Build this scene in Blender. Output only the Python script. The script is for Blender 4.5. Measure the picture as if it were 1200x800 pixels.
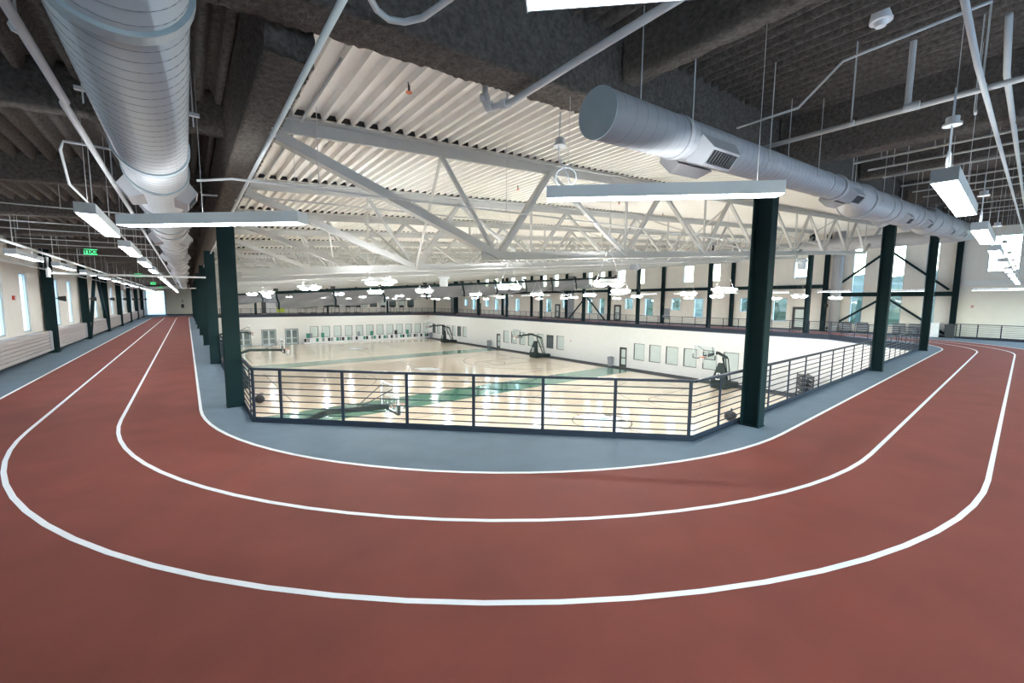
import bpy, math, random
from mathutils import Vector, Matrix, noise
random.seed(7)
S = bpy.context.scene
for o in list(bpy.data.objects):
    bpy.data.objects.remove(o, do_unlink=True)
C = S.collection

# ------------------------------------------------------------------ camera
CAM_H = 2.4
cd = bpy.data.cameras.new('camera'); cam = bpy.data.objects.new('camera', cd); C.objects.link(cam)
cd.sensor_fit = 'HORIZONTAL'; cd.sensor_width = 36.0; cd.lens = 477.0 / 1200.0 * 36.0
cd.clip_start = 0.02; cd.clip_end = 2000
RM = ((0.7825, -0.0535, 0.6203), (-0.6226, -0.0798, 0.7785), (0.0078, -0.9954, -0.0958))
rx = Vector([r[0] for r in RM]); ry = -Vector([r[1] for r in RM]); rz = -Vector([r[2] for r in RM])
rx.normalize(); ry = (ry - rx * ry.dot(rx)).normalized(); rz = rx.cross(ry)
cam.matrix_world = Matrix(((rx.x, ry.x, rz.x, 0), (rx.y, ry.y, rz.y, 0), (rx.z, ry.z, rz.z, CAM_H), (0, 0, 0, 1)))
S.camera = cam

# ------------------------------------------------------------------ world, exposure
w = bpy.data.worlds.new('sky_world'); S.world = w; w.use_nodes = True
wn = w.node_tree.nodes; wl = w.node_tree.links
sky = wn.new('ShaderNodeTexSky'); sky.sky_type = 'NISHITA'; sky.sun_disc = False
sky.sun_elevation = math.radians(48); sky.sun_rotation = math.radians(200); sky.dust_density = 1.6; sky.air_density = 1.4
wl.new(sky.outputs[0], wn['Background'].inputs[0]); wn['Background'].inputs[1].default_value = 1.25
S.view_settings.view_transform = 'Standard'; S.view_settings.look = 'None'
S.view_settings.gamma = 1.0; S.view_settings.use_curve_mapping = False
S.view_settings.exposure = 0.9
L_LINEAR = 13.5      # radiance of the linear fixtures' diffusers
L_BAY = 225.0        # radiance of the gym high bays
UP_LINEAR, UP_BAY = 8.0, 85.0   # unseen upward lenses, added to the fixtures to brighten the ceilings

# ------------------------------------------------------------------ materials
def mat(name, col, rough=0.6, metal=0.0, var=0.08, scale=6.0, bump=0.0, bscale=60.0, coat=0.0, spec=0.5):
    m = bpy.data.materials.new(name); m.use_nodes = True
    n = m.node_tree.nodes; l = m.node_tree.links; b = n['Principled BSDF']
    b.inputs['Roughness'].default_value = rough; b.inputs['Metallic'].default_value = metal
    b.inputs['Coat Weight'].default_value = coat; b.inputs['Specular IOR Level'].default_value = spec
    tc = n.new('ShaderNodeTexCoord'); nz = n.new('ShaderNodeTexNoise')
    nz.inputs['Scale'].default_value = scale; nz.inputs['Detail'].default_value = 5
    l.new(tc.outputs['Object'], nz.inputs['Vector'])
    rp = n.new('ShaderNodeValToRGB')
    rp.color_ramp.elements[0].position = 0.3; rp.color_ramp.elements[1].position = 0.7
    rp.color_ramp.elements[0].color = tuple(c * (1 - var) for c in col) + (1,)
    rp.color_ramp.elements[1].color = tuple(min(1, c * (1 + var)) for c in col) + (1,)
    l.new(nz.outputs['Fac'], rp.inputs[0]); l.new(rp.outputs[0], b.inputs['Base Color'])
    if bump:
        n2 = n.new('ShaderNodeTexNoise'); n2.inputs['Scale'].default_value = bscale; n2.inputs['Detail'].default_value = 4
        l.new(tc.outputs['Object'], n2.inputs['Vector'])
        bp = n.new('ShaderNodeBump'); bp.inputs['Strength'].default_value = bump; bp.inputs['Distance'].default_value = 0.02
        l.new(n2.outputs['Fac'], bp.inputs['Height']); l.new(bp.outputs[0], b.inputs['Normal'])
    return m
def emit(name, col, s):
    m = bpy.data.materials.new(name); m.use_nodes = True
    n = m.node_tree.nodes; l = m.node_tree.links
    for x in list(n): n.remove(x)
    e = n.new('ShaderNodeEmission'); e.inputs[0].default_value = (*col, 1); e.inputs[1].default_value = s
    o = n.new('ShaderNodeOutputMaterial'); l.new(e.outputs[0], o.inputs[0])
    return m
def glassmat(name, tint, gloss=0.12, rough=0.03):
    m = bpy.data.materials.new(name); m.use_nodes = True
    n = m.node_tree.nodes; l = m.node_tree.links
    for x in list(n): n.remove(x)
    t = n.new('ShaderNodeBsdfTransparent'); t.inputs[0].default_value = (*tint, 1)
    g = n.new('ShaderNodeBsdfGlossy'); g.inputs['Roughness'].default_value = rough
    mx = n.new('ShaderNodeMixShader'); lw_ = n.new('ShaderNodeLayerWeight'); lw_.inputs[0].default_value = 0.5; pw = n.new('ShaderNodeMath'); pw.operation = 'POWER'; pw.inputs[1].default_value = 4.0; fr = n.new('ShaderNodeMapRange'); fr.inputs[3].default_value = 0.04; fr.inputs[4].default_value = 0.7; l.new(lw_.outputs['Facing'], pw.inputs[0]); l.new(pw.outputs[0], fr.inputs[0])
    o = n.new('ShaderNodeOutputMaterial')
    l.new(fr.outputs[0], mx.inputs[0]); l.new(t.outputs[0], mx.inputs[1]); l.new(g.outputs[0], mx.inputs[2]); l.new(mx.outputs[0], o.inputs[0])
    return m
def netmat(name, col, density):
    m = bpy.data.materials.new(name); m.use_nodes = True
    n = m.node_tree.nodes; l = m.node_tree.links; b = n['Principled BSDF']
    b.inputs['Base Color'].default_value = (*col, 1); b.inputs['Roughness'].default_value = 0.9
    tc = n.new('ShaderNodeTexCoord'); wv = n.new('ShaderNodeTexNoise'); wv.inputs['Scale'].default_value = 90
    l.new(tc.outputs['Object'], wv.inputs['Vector'])
    mr = n.new('ShaderNodeMapRange'); mr.inputs[1].default_value = 0.3; mr.inputs[2].default_value = 0.7
    mr.inputs[3].default_value = density - 0.15; mr.inputs[4].default_value = density + 0.15
    l.new(wv.outputs['Fac'], mr.inputs[0]); l.new(mr.outputs[0], b.inputs['Alpha'])
    return m
def woodmat():
    m = bpy.data.materials.new('maple_court'); m.use_nodes = True
    n = m.node_tree.nodes; l = m.node_tree.links; b = n['Principled BSDF']
    tc = n.new('ShaderNodeTexCoord'); br = n.new('ShaderNodeTexBrick')
    br.inputs['Scale'].default_value = 1.0; br.inputs['Brick Width'].default_value = 2.2; br.inputs['Row Height'].default_value = 0.10
    br.inputs['Mortar Size'].default_value = 0.002; br.inputs['Bias'].default_value = 0.0
    br.inputs['Color1'].default_value = (0.74, 0.61, 0.46, 1); br.inputs['Color2'].default_value = (0.80, 0.69, 0.54, 1)
    br.inputs['Mortar'].default_value = (0.55, 0.42, 0.28, 1)
    l.new(tc.outputs['Object'], br.inputs['Vector']); 
    nz = n.new('ShaderNodeTexNoise'); nz.inputs['Scale'].default_value = 0.7
    mp = n.new('ShaderNodeMapping'); mp.inputs['Scale'].default_value = (0.4, 4, 1)
    l.new(tc.outputs['Object'], mp.inputs[0]); l.new(mp.outputs[0], nz.inputs['Vector'])
    mx = n.new('ShaderNodeMix'); mx.data_type = 'RGBA'; mx.blend_type = 'MULTIPLY'; mx.inputs[0].default_value = 0.15
    l.new(br.outputs['Color'], mx.inputs[6]); l.new(nz.outputs['Color'], mx.inputs[7]); l.new(mx.outputs[2], b.inputs['Base Color'])
    b.inputs['Roughness'].default_value = 0.16; b.inputs['Coat Weight'].default_value = 0.4; b.inputs['Coat Roughness'].default_value = 0.06
    return m
def polymat():
    m = bpy.data.materials.new('translucent_polycarbonate'); m.use_nodes = True
    n = m.node_tree.nodes; l = m.node_tree.links; b = n['Principled BSDF']
    b.inputs['Base Color'].default_value = (0.85, 0.9, 0.92, 1); b.inputs['Roughness'].default_value = 0.6
    t = n.new('ShaderNodeBsdfTranslucent'); t.inputs[0].default_value = (0.85, 0.93, 0.97, 1)
    mx = n.new('ShaderNodeMixShader'); mx.inputs[0].default_value = 0.6
    l.new(b.outputs[0], mx.inputs[1]); l.new(t.outputs[0], mx.inputs[2]); l.new(mx.outputs[0], n['Material Output'].inputs[0])
    return m
M = dict(
    track=mat('red_rubber', (0.195, 0.045, 0.031), 0.75, var=0.10, scale=1.3, bump=0.25, bscale=160, spec=0.25),
    grey=mat('grey_rubber', (0.130, 0.180, 0.225), 0.75, var=0.07, scale=2.0, bump=0.2, bscale=160, spec=0.25),
    line=mat('white_lane_paint', (0.82, 0.83, 0.84), 0.5, var=0.03),
    wall=mat('cream_wall_paint', (0.78, 0.75, 0.68), 0.75, var=0.02, scale=2),
    wallw=mat('white_wall_paint', (0.78, 0.785, 0.765), 0.75, var=0.02, scale=2),
    deck=mat('white_deck_paint', (0.86, 0.845, 0.80), 0.6, var=0.03, scale=3),
    steel=mat('white_steel_paint', (0.47, 0.475, 0.46), 0.5, var=0.03),
    spray=mat('grey_fireproof_spray', (0.112, 0.098, 0.087), 0.95, var=0.35, scale=22, bump=1.0, bscale=45, spec=0.15),
    green=mat('dark_green_steel', (0.008, 0.024, 0.028), 0.6, var=0.08, scale=4, spec=0.12),
    rail=mat('slate_rail_paint', (0.022, 0.031, 0.050), 0.5, var=0.05, spec=0.25),
    duct=mat('grey_duct_paint', (0.40, 0.405, 0.42), 0.45, var=0.03, scale=3),
    seam_shade_slat=mat('duct_seam_shade_slat', (0.16, 0.17, 0.18), 0.6),  # dark grey puts shading into the spiral seams; also colours the grille slats
    collar=mat('blue_grey_collar', (0.33, 0.40, 0.43), 0.5, var=0.05),
    pipe=mat('light_grey_pipe', (0.52, 0.53, 0.53), 0.45, var=0.04),
    housing=mat('grey_fixture_housing', (0.60, 0.66, 0.71), 0.4, var=0.03),
    black=mat('black_plastic', (0.012, 0.012, 0.014), 0.5),
    dark=mat('charcoal_metal', (0.045, 0.05, 0.055), 0.5),
    frame=mat('light_alu_frame', (0.42, 0.50, 0.55), 0.35, var=0.03),
    dframe=mat('dark_window_frame', (0.045, 0.05, 0.052), 0.45),
    glass=glassmat('clear_glass', (0.90, 0.97, 0.98)),
    iglass=mat('pale_green_glazing', (0.62, 0.70, 0.67), 0.12, var=0.04, scale=1.2),
    dglass=mat('dark_green_glazing', (0.10, 0.13, 0.135), 0.08, var=0.3, scale=0.8),
    wood=woodmat(),
    cgreen=mat('green_court_paint', (0.055, 0.20, 0.13), 0.16, var=0.04, coat=0.4),
    cline=mat('dark_court_line', (0.03, 0.05, 0.05), 0.2),
    cwhite=mat('white_court_paint', (0.80, 0.82, 0.82), 0.2, var=0.02),
    border=mat('charcoal_floor_border', (0.05, 0.055, 0.06), 0.8, spec=0.2),
    base=mat('charcoal_base', (0.035, 0.04, 0.045), 0.6),
    panel=mat('pinkish_grey_panel', (0.42, 0.38, 0.365), 0.5, var=0.05, scale=8),
    red=mat('red_plastic', (0.45, 0.03, 0.02), 0.4),
    orange=mat('orange_rim', (0.75, 0.16, 0.05), 0.4),
    net=netmat('white_net', (0.85, 0.85, 0.85), 0.45),
    curtain=netmat('grey_mesh_curtain', (0.20, 0.21, 0.23), 0.78),
    pad=mat('dark_green_pad', (0.008, 0.022, 0.021), 0.6),
    acryl=glassmat('clear_acrylic', (0.93, 0.96, 0.96)),
    teal=mat('teal_green_panel', (0.03, 0.24, 0.17), 0.5),
    greyp=mat('grey_plastic', (0.28, 0.30, 0.33), 0.5),
    whitep=mat('white_plastic', (0.80, 0.82, 0.84), 0.4, var=0.02),
    lime=mat('lime_panel', (0.62, 0.75, 0.06), 0.5),
    grass=mat('mown_grass', (0.05, 0.10, 0.025), 0.9, var=0.3, scale=0.2),
    leaf=mat('tree_leaves', (0.018, 0.034, 0.024), 0.9, var=0.6, scale=0.6, bump=1, bscale=2),
    bark=mat('bark', (0.08, 0.06, 0.045), 0.9),
    asphalt=mat('pale_asphalt', (0.35, 0.37, 0.40), 0.9),
    poly=polymat(),
    lamp=emit('lamp_diffuser', (0.93, 0.97, 1.0), L_LINEAR),
    bay=emit('bay_diffuser', (0.97, 0.99, 1.0), L_BAY),
    lamp_up=emit('lamp_added_uplight', (0.93, 0.97, 1.0), UP_LINEAR),
    bay_up=emit('bay_added_uplight', (0.97, 0.99, 1.0), UP_BAY),
    exitg=emit('exit_green', (0.10, 0.85, 0.30), 1.0),
)

# ------------------------------------------------------------------ mesh builder
class MB:
    def __init__(s): s.v = []; s.f = []
    def box(s, x0, x1, y0, y1, z0, z1):
        i = len(s.v)
        s.v += [(x, y, z) for z in (z0, z1) for x, y in ((x0, y0), (x1, y0), (x1, y1), (x0, y1))]
        s.f += [tuple(i + k for k in q) for q in ((0, 3, 2, 1), (4, 5, 6, 7), (0, 1, 5, 4), (1, 2, 6, 5), (2, 3, 7, 6), (3, 0, 4, 7))]
        return s
    def beam(s, p, q, wd, h, up=(0, 0, 1)):
        p = Vector(p); q = Vector(q); d = (q - p).normalized(); up = Vector(up)
        if abs(d.dot(up)) > 0.99: up = Vector((1, 0, 0))
        a = d.cross(up).normalized() * (wd / 2); b = a.cross(d).normalized() * (h / 2)
        i = len(s.v)
        for c in (p, q):
            s.v += [tuple(c - a - b), tuple(c + a - b), tuple(c + a + b), tuple(c - a + b)]
        s.f += [tuple(i + k for k in t) for t in ((0, 1, 2, 3), (4, 7, 6, 5), (0, 4, 5, 1), (1, 5, 6, 2), (2, 6, 7, 3), (3, 7, 4, 0))]
        return s
    def tube(s, pts, r, n=8, caps=True, closed=False):
        P = [Vector(p) for p in pts]; i0 = len(s.v); ref = None; m = len(P)
        for k, p in enumerate(P):
            if closed: d = (P[(k + 1) % m] - P[k - 1])
            else: d = (P[min(k + 1, m - 1)] - P[max(k - 1, 0)])
            d.normalize()
            if ref is None: ref = Vector((0, 0, 1)) if abs(d.z) < 0.9 else Vector((1, 0, 0))
            a = d.cross(ref)
            if a.length < 1e-4: a = d.orthogonal()
            a.normalize(); b = a.cross(d).normalized(); ref = b
            rr = r[k] if isinstance(r, (list, tuple)) else r
            for j in range(n):
                t = 2 * math.pi * j / n
                s.v.append(tuple(p + a * (rr * math.cos(t)) + b * (rr * math.sin(t))))
        for k in range(m if closed else m - 1):
            for j in range(n):
                a0 = i0 + k * n; b0 = i0 + ((k + 1) % m) * n
                s.f.append((a0 + j, a0 + (j + 1) % n, b0 + (j + 1) % n, b0 + j))
        if caps and not closed:
            s.f.append(tuple(i0 + j for j in range(n))[::-1]); s.f.append(tuple(i0 + (m - 1) * n + j for j in range(n)))
        return s
    def prism(s, poly, z0, z1):
        i = len(s.v); n = len(poly)
        s.v += [(x, y, z0) for x, y in poly] + [(x, y, z1) for x, y in poly]
        s.f.append(tuple(i + k for k in range(n))[::-1]); s.f.append(tuple(i + n + k for k in range(n)))
        for k in range(n): s.f.append((i + k, i + (k + 1) % n, i + n + (k + 1) % n, i + n + k))
        return s
    def isec(s, x, y, z0, z1, bx, dy, tf=0.03, tw=0.02):
        s.box(x - bx / 2, x + bx / 2, y - dy / 2, y - dy / 2 + tf, z0, z1)
        s.box(x - bx / 2, x + bx / 2, y + dy / 2 - tf, y + dy / 2, z0, z1)
        s.box(x - tw / 2, x + tw / 2, y - dy / 2 + tf, y + dy / 2 - tf, z0, z1)
        return s
    def mesh(s, name, m, smooth=False, base=(0, 0, 0)):
        me = bpy.data.meshes.new(name)
        bx, by, bz = base
        me.from_pydata([(x - bx, y - by, z - bz) for x, y, z in s.v], [], s.f)
        me.materials.append(M[m] if isinstance(m, str) else m)
        if smooth: me.polygons.foreach_set('use_smooth', [True] * len(me.polygons))
        me.update(); return me
    def build(s, name, m, parent=None, smooth=False, base=None):
        # vertices given in world space; children are stored relative to their root's location
        if base is None:
            base = (0, 0, 0); p = parent
            while p is not None:
                base = tuple(base[i] + p.location[i] for i in range(3)); p = p.parent
        o = bpy.data.objects.new(name, s.mesh(name, m, smooth, base)); C.objects.link(o)
        o.parent = parent
        return o
    def local(s, name, m, parent, smooth=False):
        return s.build(name, m, parent, smooth, base=(0, 0, 0))
def tag(o, label, cat, group=None):
    o['label'] = label; o['category'] = cat
    if group: o['group'] = group
    return o
def struct(o, label=None):
    o['kind'] = 'structure'
    if label: o['label'] = label
    return o
def thing(name, label, cat, loc=(0, 0, 0), rotz=0.0, group=None):
    o = bpy.data.objects.new(name, None); o.empty_display_size = 0.2; C.objects.link(o)
    o.location = loc; o.rotation_euler = (0, 0, rotz)
    if label: tag(o, label, cat, group)
    return o
def copy_tree(o, parent=None):
    c = o.copy(); C.objects.link(c); c.parent = parent
    for ch in list(o.children): copy_tree(ch, c)
    return c
ORD = ['nearest', 'second', 'third', 'fourth', 'fifth', 'sixth', 'seventh', 'eighth', 'ninth', 'tenth', 'eleventh', 'twelfth',
       'thirteenth', 'fourteenth', 'fifteenth', 'sixteenth', 'seventeenth', 'eighteenth', 'nineteenth', 'twentieth',
       'twenty-first', 'twenty-second', 'twenty-third', 'twenty-fourth', 'twenty-fifth', 'twenty-sixth', 'twenty-seventh', 'twenty-eighth', 'twenty-ninth', 'thirtieth']
ORD2 = ['first'] + ORD[1:]

# ------------------------------------------------------------------ dimensions (metres)
XL, XR, YN, YF = 0.92, 39.4, 3.46, 77.5          # edge of the opening over the courts
WL, WR, WN, WF = -5.0, 45.5, -6.0, 84.0          # outer walls
ZC = -5.0                                        # court floor
CH = 5.92                                        # chamfer
SL = 1 / 12.0
def roof(x): return 5.03 + x * SL
GRID_Y = [11.08 + 8 * k for k in range(9)]
GRID_X = [8.7, 19.7, 30.7]

# ------------------------------------------------------------------ floors
def rrect(o, x0=0.117, y0=2.63, x1=40.2, y1=78.3, r=8.42, n=28):
    pts = []
    for cx, cy, a0 in ((x0 + r, y0 + r, math.pi), (x1 - r, y0 + r, 1.5 * math.pi), (x1 - r, y1 - r, 0), (x0 + r, y1 - r, 0.5 * math.pi)):
        for k in range(n + 1):
            a = a0 + 0.5 * math.pi * k / n
            pts.append((cx + (r + o) * math.cos(a), cy + (r + o) * math.sin(a)))
    return pts
def ring(mb, o0, o1, z0, z1):
    A = rrect(o0); B = rrect(o1); n = len(A); i = len(mb.v)
    for z in (z0, z1): mb.v += [(x, y, z) for x, y in A] + [(x, y, z) for x, y in B]
    for k in range(n):
        j = (k + 1) % n
        mb.f += [(i + 2 * n + k, i + 2 * n + j, i + 3 * n + j, i + 3 * n + k)][::1]
        mb.f += [(i + k, i + 2 * n + k, i + 2 * n + j, i + j), (i + n + k, i + n + j, i + 3 * n + j, i + 3 * n + k), (i + k, i + j, i + n + j, i + n + k)]
    return mb
fb = MB()
ys = YN - 0.05; xs = XL - 0.0
for x0, x1, y0, y1 in ((WL, XL, WN, WF), (XL, WR, WN, YN), (XR, WR, YN, WF), (XL, XR, YF, WF)):
    fb.box(x0, x1, y0, y1, -0.35, 0.0)
fb.prism([(XL, YN), (XL + CH, YN), (XL, YN + CH)], -0.35, 0.0)
fb.prism([(XR, YN), (XR, YN + CH), (XR - CH, YN)], -0.35, 0.0)
floor = struct(fb.build('floor', 'grey'), 'upper level floor of grey rubber around the running track')
ring(MB(), -0.0, 3.74, -0.02, 0.004).build('track_surface', 'track', floor)['label'] = 'brick red rubber running lanes'
for o in (0.0, 1.265, 2.50, 3.74):
    ring(MB(), o - 0.027, o + 0.027, 0.0, 0.0075).build('lane_line', 'line', floor)
eb = MB(); t = 0.02
loop = [(XL, YN + CH), (XL + CH, YN), (XR - CH, YN), (XR, YN + CH), (XR, YF), (XL, YF)]
for k in range(6):
    p = loop[k]; q = loop[(k + 1) % 6]
    eb.beam((*p, -0.13), (*q, -0.13), 0.06, 0.30)
eb.build('slab_edge', 'rail', floor)['label'] = 'dark slate edge of the slab above the courts'

cf = MB().box(XL, XR, YN, YF, ZC - 0.2, ZC)
court = struct(cf.build('floor_court', 'wood'), 'glossy maple court floor one storey below the track')
for yc in (28.0, 52.0):
    MB().box(XL, XR - 1.9, yc - 1.75, yc + 1.75, ZC, ZC + 0.004).build('green_strip', 'cgreen', court)
MB().box(XR - 1.9, XR, YN, YF, ZC, ZC + 0.006).box(XL, XR - 1.9, YF - 0.5, YF, ZC, ZC + 0.006).box(XL, XL + 0.8, YN, YF - 0.5, ZC, ZC + 0.006).build('floor_border', 'border', court)
def arc(mb, cx, cy, r, a0, a1, wd, z, n=40):
    i = len(mb.v)
    for k in range(n + 1):
        a = a0 + (a1 - a0) * k / n
        for rr in (r - wd / 2, r + wd / 2): mb.v.append((cx + rr * math.cos(a), cy + rr * math.sin(a), z))
    for k in range(n): mb.f.append((i + 2 * k, i + 2 * k + 1, i + 2 * k + 3, i + 2 * k + 2))
def strip(mb, x0, y0, x1, y1, wd, z):
    d = Vector((x1 - x0, y1 - y0)).normalized() * (wd / 2); i = len(mb.v)
    mb.v += [(x0 - d.y, y0 + d.x, z), (x0 + d.y, y0 - d.x, z), (x1 + d.y, y1 - d.x, z), (x1 - d.y, y1 + d.x, z)]
    mb.f.append((i, i + 1, i + 2, i + 3))
zl = ZC + 0.005
for yc in (16.0, 40.0, 64.0):
    lb = MB(); x0, x1, y0, y1 = 5.7, 34.3, yc - 7.62, yc + 7.62
    for a in ((x0, y0, x1, y0), (x0, y1, x1, y1), (x0, y0, x0, y1), (x1, y0, x1, y1), (20, y0, 20, y1)): strip(lb, *a, 0.05, zl)
    arc(lb, 20, yc, 1.83, 0, 2 * math.pi, 0.05, zl + .001)
    for sx, xe in ((1, x0), (-1, x1)):
        for dy in (-1.83, 1.83): strip(lb, xe, yc + dy, xe + sx * 5.8, yc + dy, 0.05, zl + .001)
        strip(lb, xe + sx * 5.8, yc - 1.83, xe + sx * 5.8, yc + 1.83, 0.05, zl + .001)
        arc(lb, xe + sx * 5.8, yc, 1.83, 0, 2 * math.pi, 0.05, zl + .002)
        b0 = 0 if sx == 1 else math.pi
        arc(lb, xe + sx * 1.6, yc, 6.75, b0 - 1.42, b0 + 1.42, 0.05, zl + .001)
    lb.build('court_line', 'cline', court)
    # centre emblem: white winged sweep with dark feather tips (lies roughly along the diagonal seen from the track)
    body = [(-1.5, 0.25), (-0.9, 0.75), (-0.1, 1.0), (0.7, 0.9), (1.25, 0.55), (1.5, 0.1), (1.1, -0.45), (0.4, -0.75), (-0.3, -0.8), (-0.6, -0.55), (-1.0, 0.0)]
    tip1 = [(0.55, 0.98), (1.15, 0.82), (1.65, 0.45), (1.3, 0.52), (1.0, 0.62), (0.95, 0.5), (0.6, 0.72)]
    tip2 = [(1.2, -0.35), (1.5, -0.1), (1.75, -0.25), (1.4, -0.5)]
    eye = [(-0.1, 0.05), (0.5, 0.12), (0.75, -0.08), (0.3, -0.16)]
    def put(poly, z): 
        c, s_ = math.cos(-0.75), math.sin(-0.75)
        return [(20.3 + x * c - y * s_, yc + 0.6 + x * s_ + y * c) for x, y in poly]
    e = MB().prism(put(body, 0), zl, zl + 0.004).build('court_emblem', 'cwhite', court)
    MB().prism(put(tip1, 0), zl, zl + 0.006).prism(put(tip2, 0), zl, zl + 0.006).build('emblem_tip', 'black', e, base=(0, 0, 0))
    MB().prism(put(eye, 0), zl, zl + 0.006).build('emblem_accent', 'teal', e, base=(0, 0, 0))

# ------------------------------------------------------------------ walls with window openings
def wall_x(name, x, thick, y0, y1, z0, ztop, holes, m, label, base=None):
    # wall in a plane of constant x made of boxes around rectangular holes (ya,yb,za,zb)
    mb = MB(); ysx = sorted({y0, y1, *[h[0] for h in holes], *[h[1] for h in holes]})
    for a, b in zip(ysx[:-1], ysx[1:]):
        hs = sorted([(h[2], h[3]) for h in holes if h[0] <= a + 1e-6 and h[1] >= b - 1e-6])
        z = z0
        for za, zb in hs:
            if za > z: mb.box(min(x, x + thick), max(x, x + thick), a, b, z, za)
            z = max(z, zb)
        if z < ztop: mb.box(min(x, x + thick), max(x, x + thick), a, b, z, ztop)
    return struct(mb.build(name, m), label)
WN_COUNT = [0]
def window_x(x, thick, ya, yb, za, zb, label, fm='frame', gm='glass', transom=None, mull=None):
    # a window set in an opening of a wall at constant x
    WN_COUNT[0] += 1
    xc = x + thick / 2
    o = thing('window_%d' % WN_COUNT[0], None, None, (xc, (ya + yb) / 2, za)); struct(o, label)
    f = 0.05; d = abs(thick) * 0.35
    fbm = MB()
    fbm.box(xc - d, xc + d, ya, ya + f, za, zb).box(xc - d, xc + d, yb - f, yb, za, zb).box(xc - d, xc + d, ya, yb, za, za + f).box(xc - d, xc + d, ya, yb, zb - f, zb)
    if mull:
        for ym in mull: fbm.box(xc - d, xc + d, ym - f / 2, ym + f / 2, za, zb)
    if transom:
        for zt in transom: fbm.box(xc - d, xc + d, ya, yb, zt - f / 2, zt + f / 2)
    fbm.build('window_frame', fm, o)
    MB().box(xc - 0.006, xc + 0.006, ya + f, yb - f, za + f, zb - f).build('pane', gm, o)
    return o

lw = []
for k in range(-1, 10):
    g = GRID_Y[0] + 8 * k
    lw += [(g + 2.15, g + 3.15, 1.08, 3.40), (g + 5.1, g + 6.1, 1.08, 3.40)]
lw = [h for h in lw if -5 < h[0] < 75]
wall_x('wall_left', WL, -0.3, WN, WF, 0.0, 5.05, lw, 'wall', 'cream outer wall of the left straight with narrow tall windows')
for i, h in enumerate(lw):
    window_x(WL, -0.3, *h, '%s narrow tall window along the left straight' % ORD[i], mull=[h[1] - 0.32])
up = [(12.8, 14.0), (20.9, 22.1), (23.9, 25.1), (30.3, 31.5), (33.2, 34.4), (36.6, 37.4), (38.8, 39.6), (45.6, 46.6), (48.3, 49.3), (53.5, 54.6), (56.5, 57.6), (61.5, 62.6), (64.5, 65.6)]
lo = [(14.4, 15.6, .75, 3.0), (17.6, 18.7, 1.62, 3.05), (22.6, 23.7, .83, 3.02), (25.3, 26.5, 1.6, 3.05), (28.9, 30.1, .83, 3.03), (31.9, 33.1, 1.62, 3.05), (36.5, 37.4, .9, 3.05), (38.7, 39.6, .9, 3.05),
      (43.6, 44.6, 1.6, 3.05), (47.1, 48.3, .89, 3.05), (55.1, 56.2, .85, 3.05), (58.2, 59.3, 1.6, 3.05), (61.3, 62.4, .9, 3.05), (64.3, 65.5, 1.6, 3.05), (69, 70.1, .9, 3.05), (72, 73.1, 1.6, 3.05)]
tall = [(8.75, 9.6), (6.3, 7.15), (4.4, 5.1)]
rh = [(a, b, 4.85, 6.75) for a, b in up] + lo + [(a, b, 0.75, 7.4) for a, b in tall] + [(0.45, 1.95, 4.85, 7.45), (-1.6, 0.05 - 0.9, 0.9, 4.0), (-5.2, -2.4, 0.9, 4.0)]
wall_x('wall_right', WR, 0.3, WN - .3, WF + .3, 0.0, 9.3, rh, 'wall', 'tall cream outer wall beyond the courts with two rows of windows')
for i, (a, b) in enumerate(up): window_x(WR, 0.3, a, b, 4.85, 6.75, '%s window of the upper row in the right wall' % ORD[i])
for i, h in enumerate(lo): window_x(WR, 0.3, *h, '%s window of the lower row in the right wall' % ORD[i])
for i, (a, b) in enumerate(tall): window_x(WR, 0.3, a, b, 0.75, 7.4, '%s full-height slit window in the braced corner bay' % ['leftmost', 'middle', 'rightmost'][i], transom=[3.0, 5.2])
window_x(WR, 0.3, 0.45, 1.95, 4.85, 7.45, 'large high window at the right end of the right straight', mull=[1.5])
window_x(WR, 0.3, -5.2, -2.4, 0.9, 4.0, 'wide window in the right wall beyond the edge of the picture', mull=[-3.8])
window_x(WR, 0.3, -1.6, -0.85, 0.9, 4.0, 'tall window at the right edge of the picture')
def plainwall(name, label, m, *boxes):
    mb = MB()
    for b in boxes: mb.box(*b)
    return struct(mb.build(name, m), label)
# court walls below the track
cw = [(YN + .01, YF - .01)]
rwin = [(16.0 + 1.98 * k, 16.0 + 1.98 * k + 1.38, -3.97, -2.1) for k in range(6)] + [(38.25 + 2.0 * k, 39.65 + 2.0 * k, -3.97, -2.1) for k in range(7)] + [(62.6 + 1.98 * k, 63.95 + 1.98 * k, -3.97, -2.1) for k in range(7)]
rdoor = [(28.2, 29.2, ZC, -2.7), (52.5, 53.5, ZC, -2.7)]
wall_x('wall_court_right', XR, 0.25, YN - 1, YF + 0.5, ZC, -0.35, rwin + rdoor, 'wallw', 'white wall below the track on the far right of the courts')
for i, h in enumerate(rwin):
    gi = 0 if i < 6 else (1 if i < 13 else 2); k = i if i < 6 else (i - 6 if i < 13 else i - 13)
    window_x(XR, 0.25, *h, '%s interior window from the camera in the %s bank of the right court wall' % (ORD[k], ['near', 'middle', 'far'][gi]), 'dframe', 'dglass' if (gi == 2 and k in (1, 4, 6)) or (gi == 1 and k == 1) else 'iglass')
def wall_y(name, y, thick, x0, x1, z0, ztop, holes, m, label):
    mb = MB(); xsx = sorted({x0, x1, *[h[0] for h in holes], *[h[1] for h in holes]})
    for a, b in zip(xsx[:-1], xsx[1:]):
        hs = sorted([(h[2], h[3]) for h in holes if h[0] <= a + 1e-6 and h[1] >= b - 1e-6]); z = z0
        for za, zb in hs:
            if za > z: mb.box(a, b, y, y + thick, z, za)
            z = max(z, zb)
        if z < ztop: mb.box(a, b, y, y + thick, z, ztop)
    return struct(mb.build(name, m), label)
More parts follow.
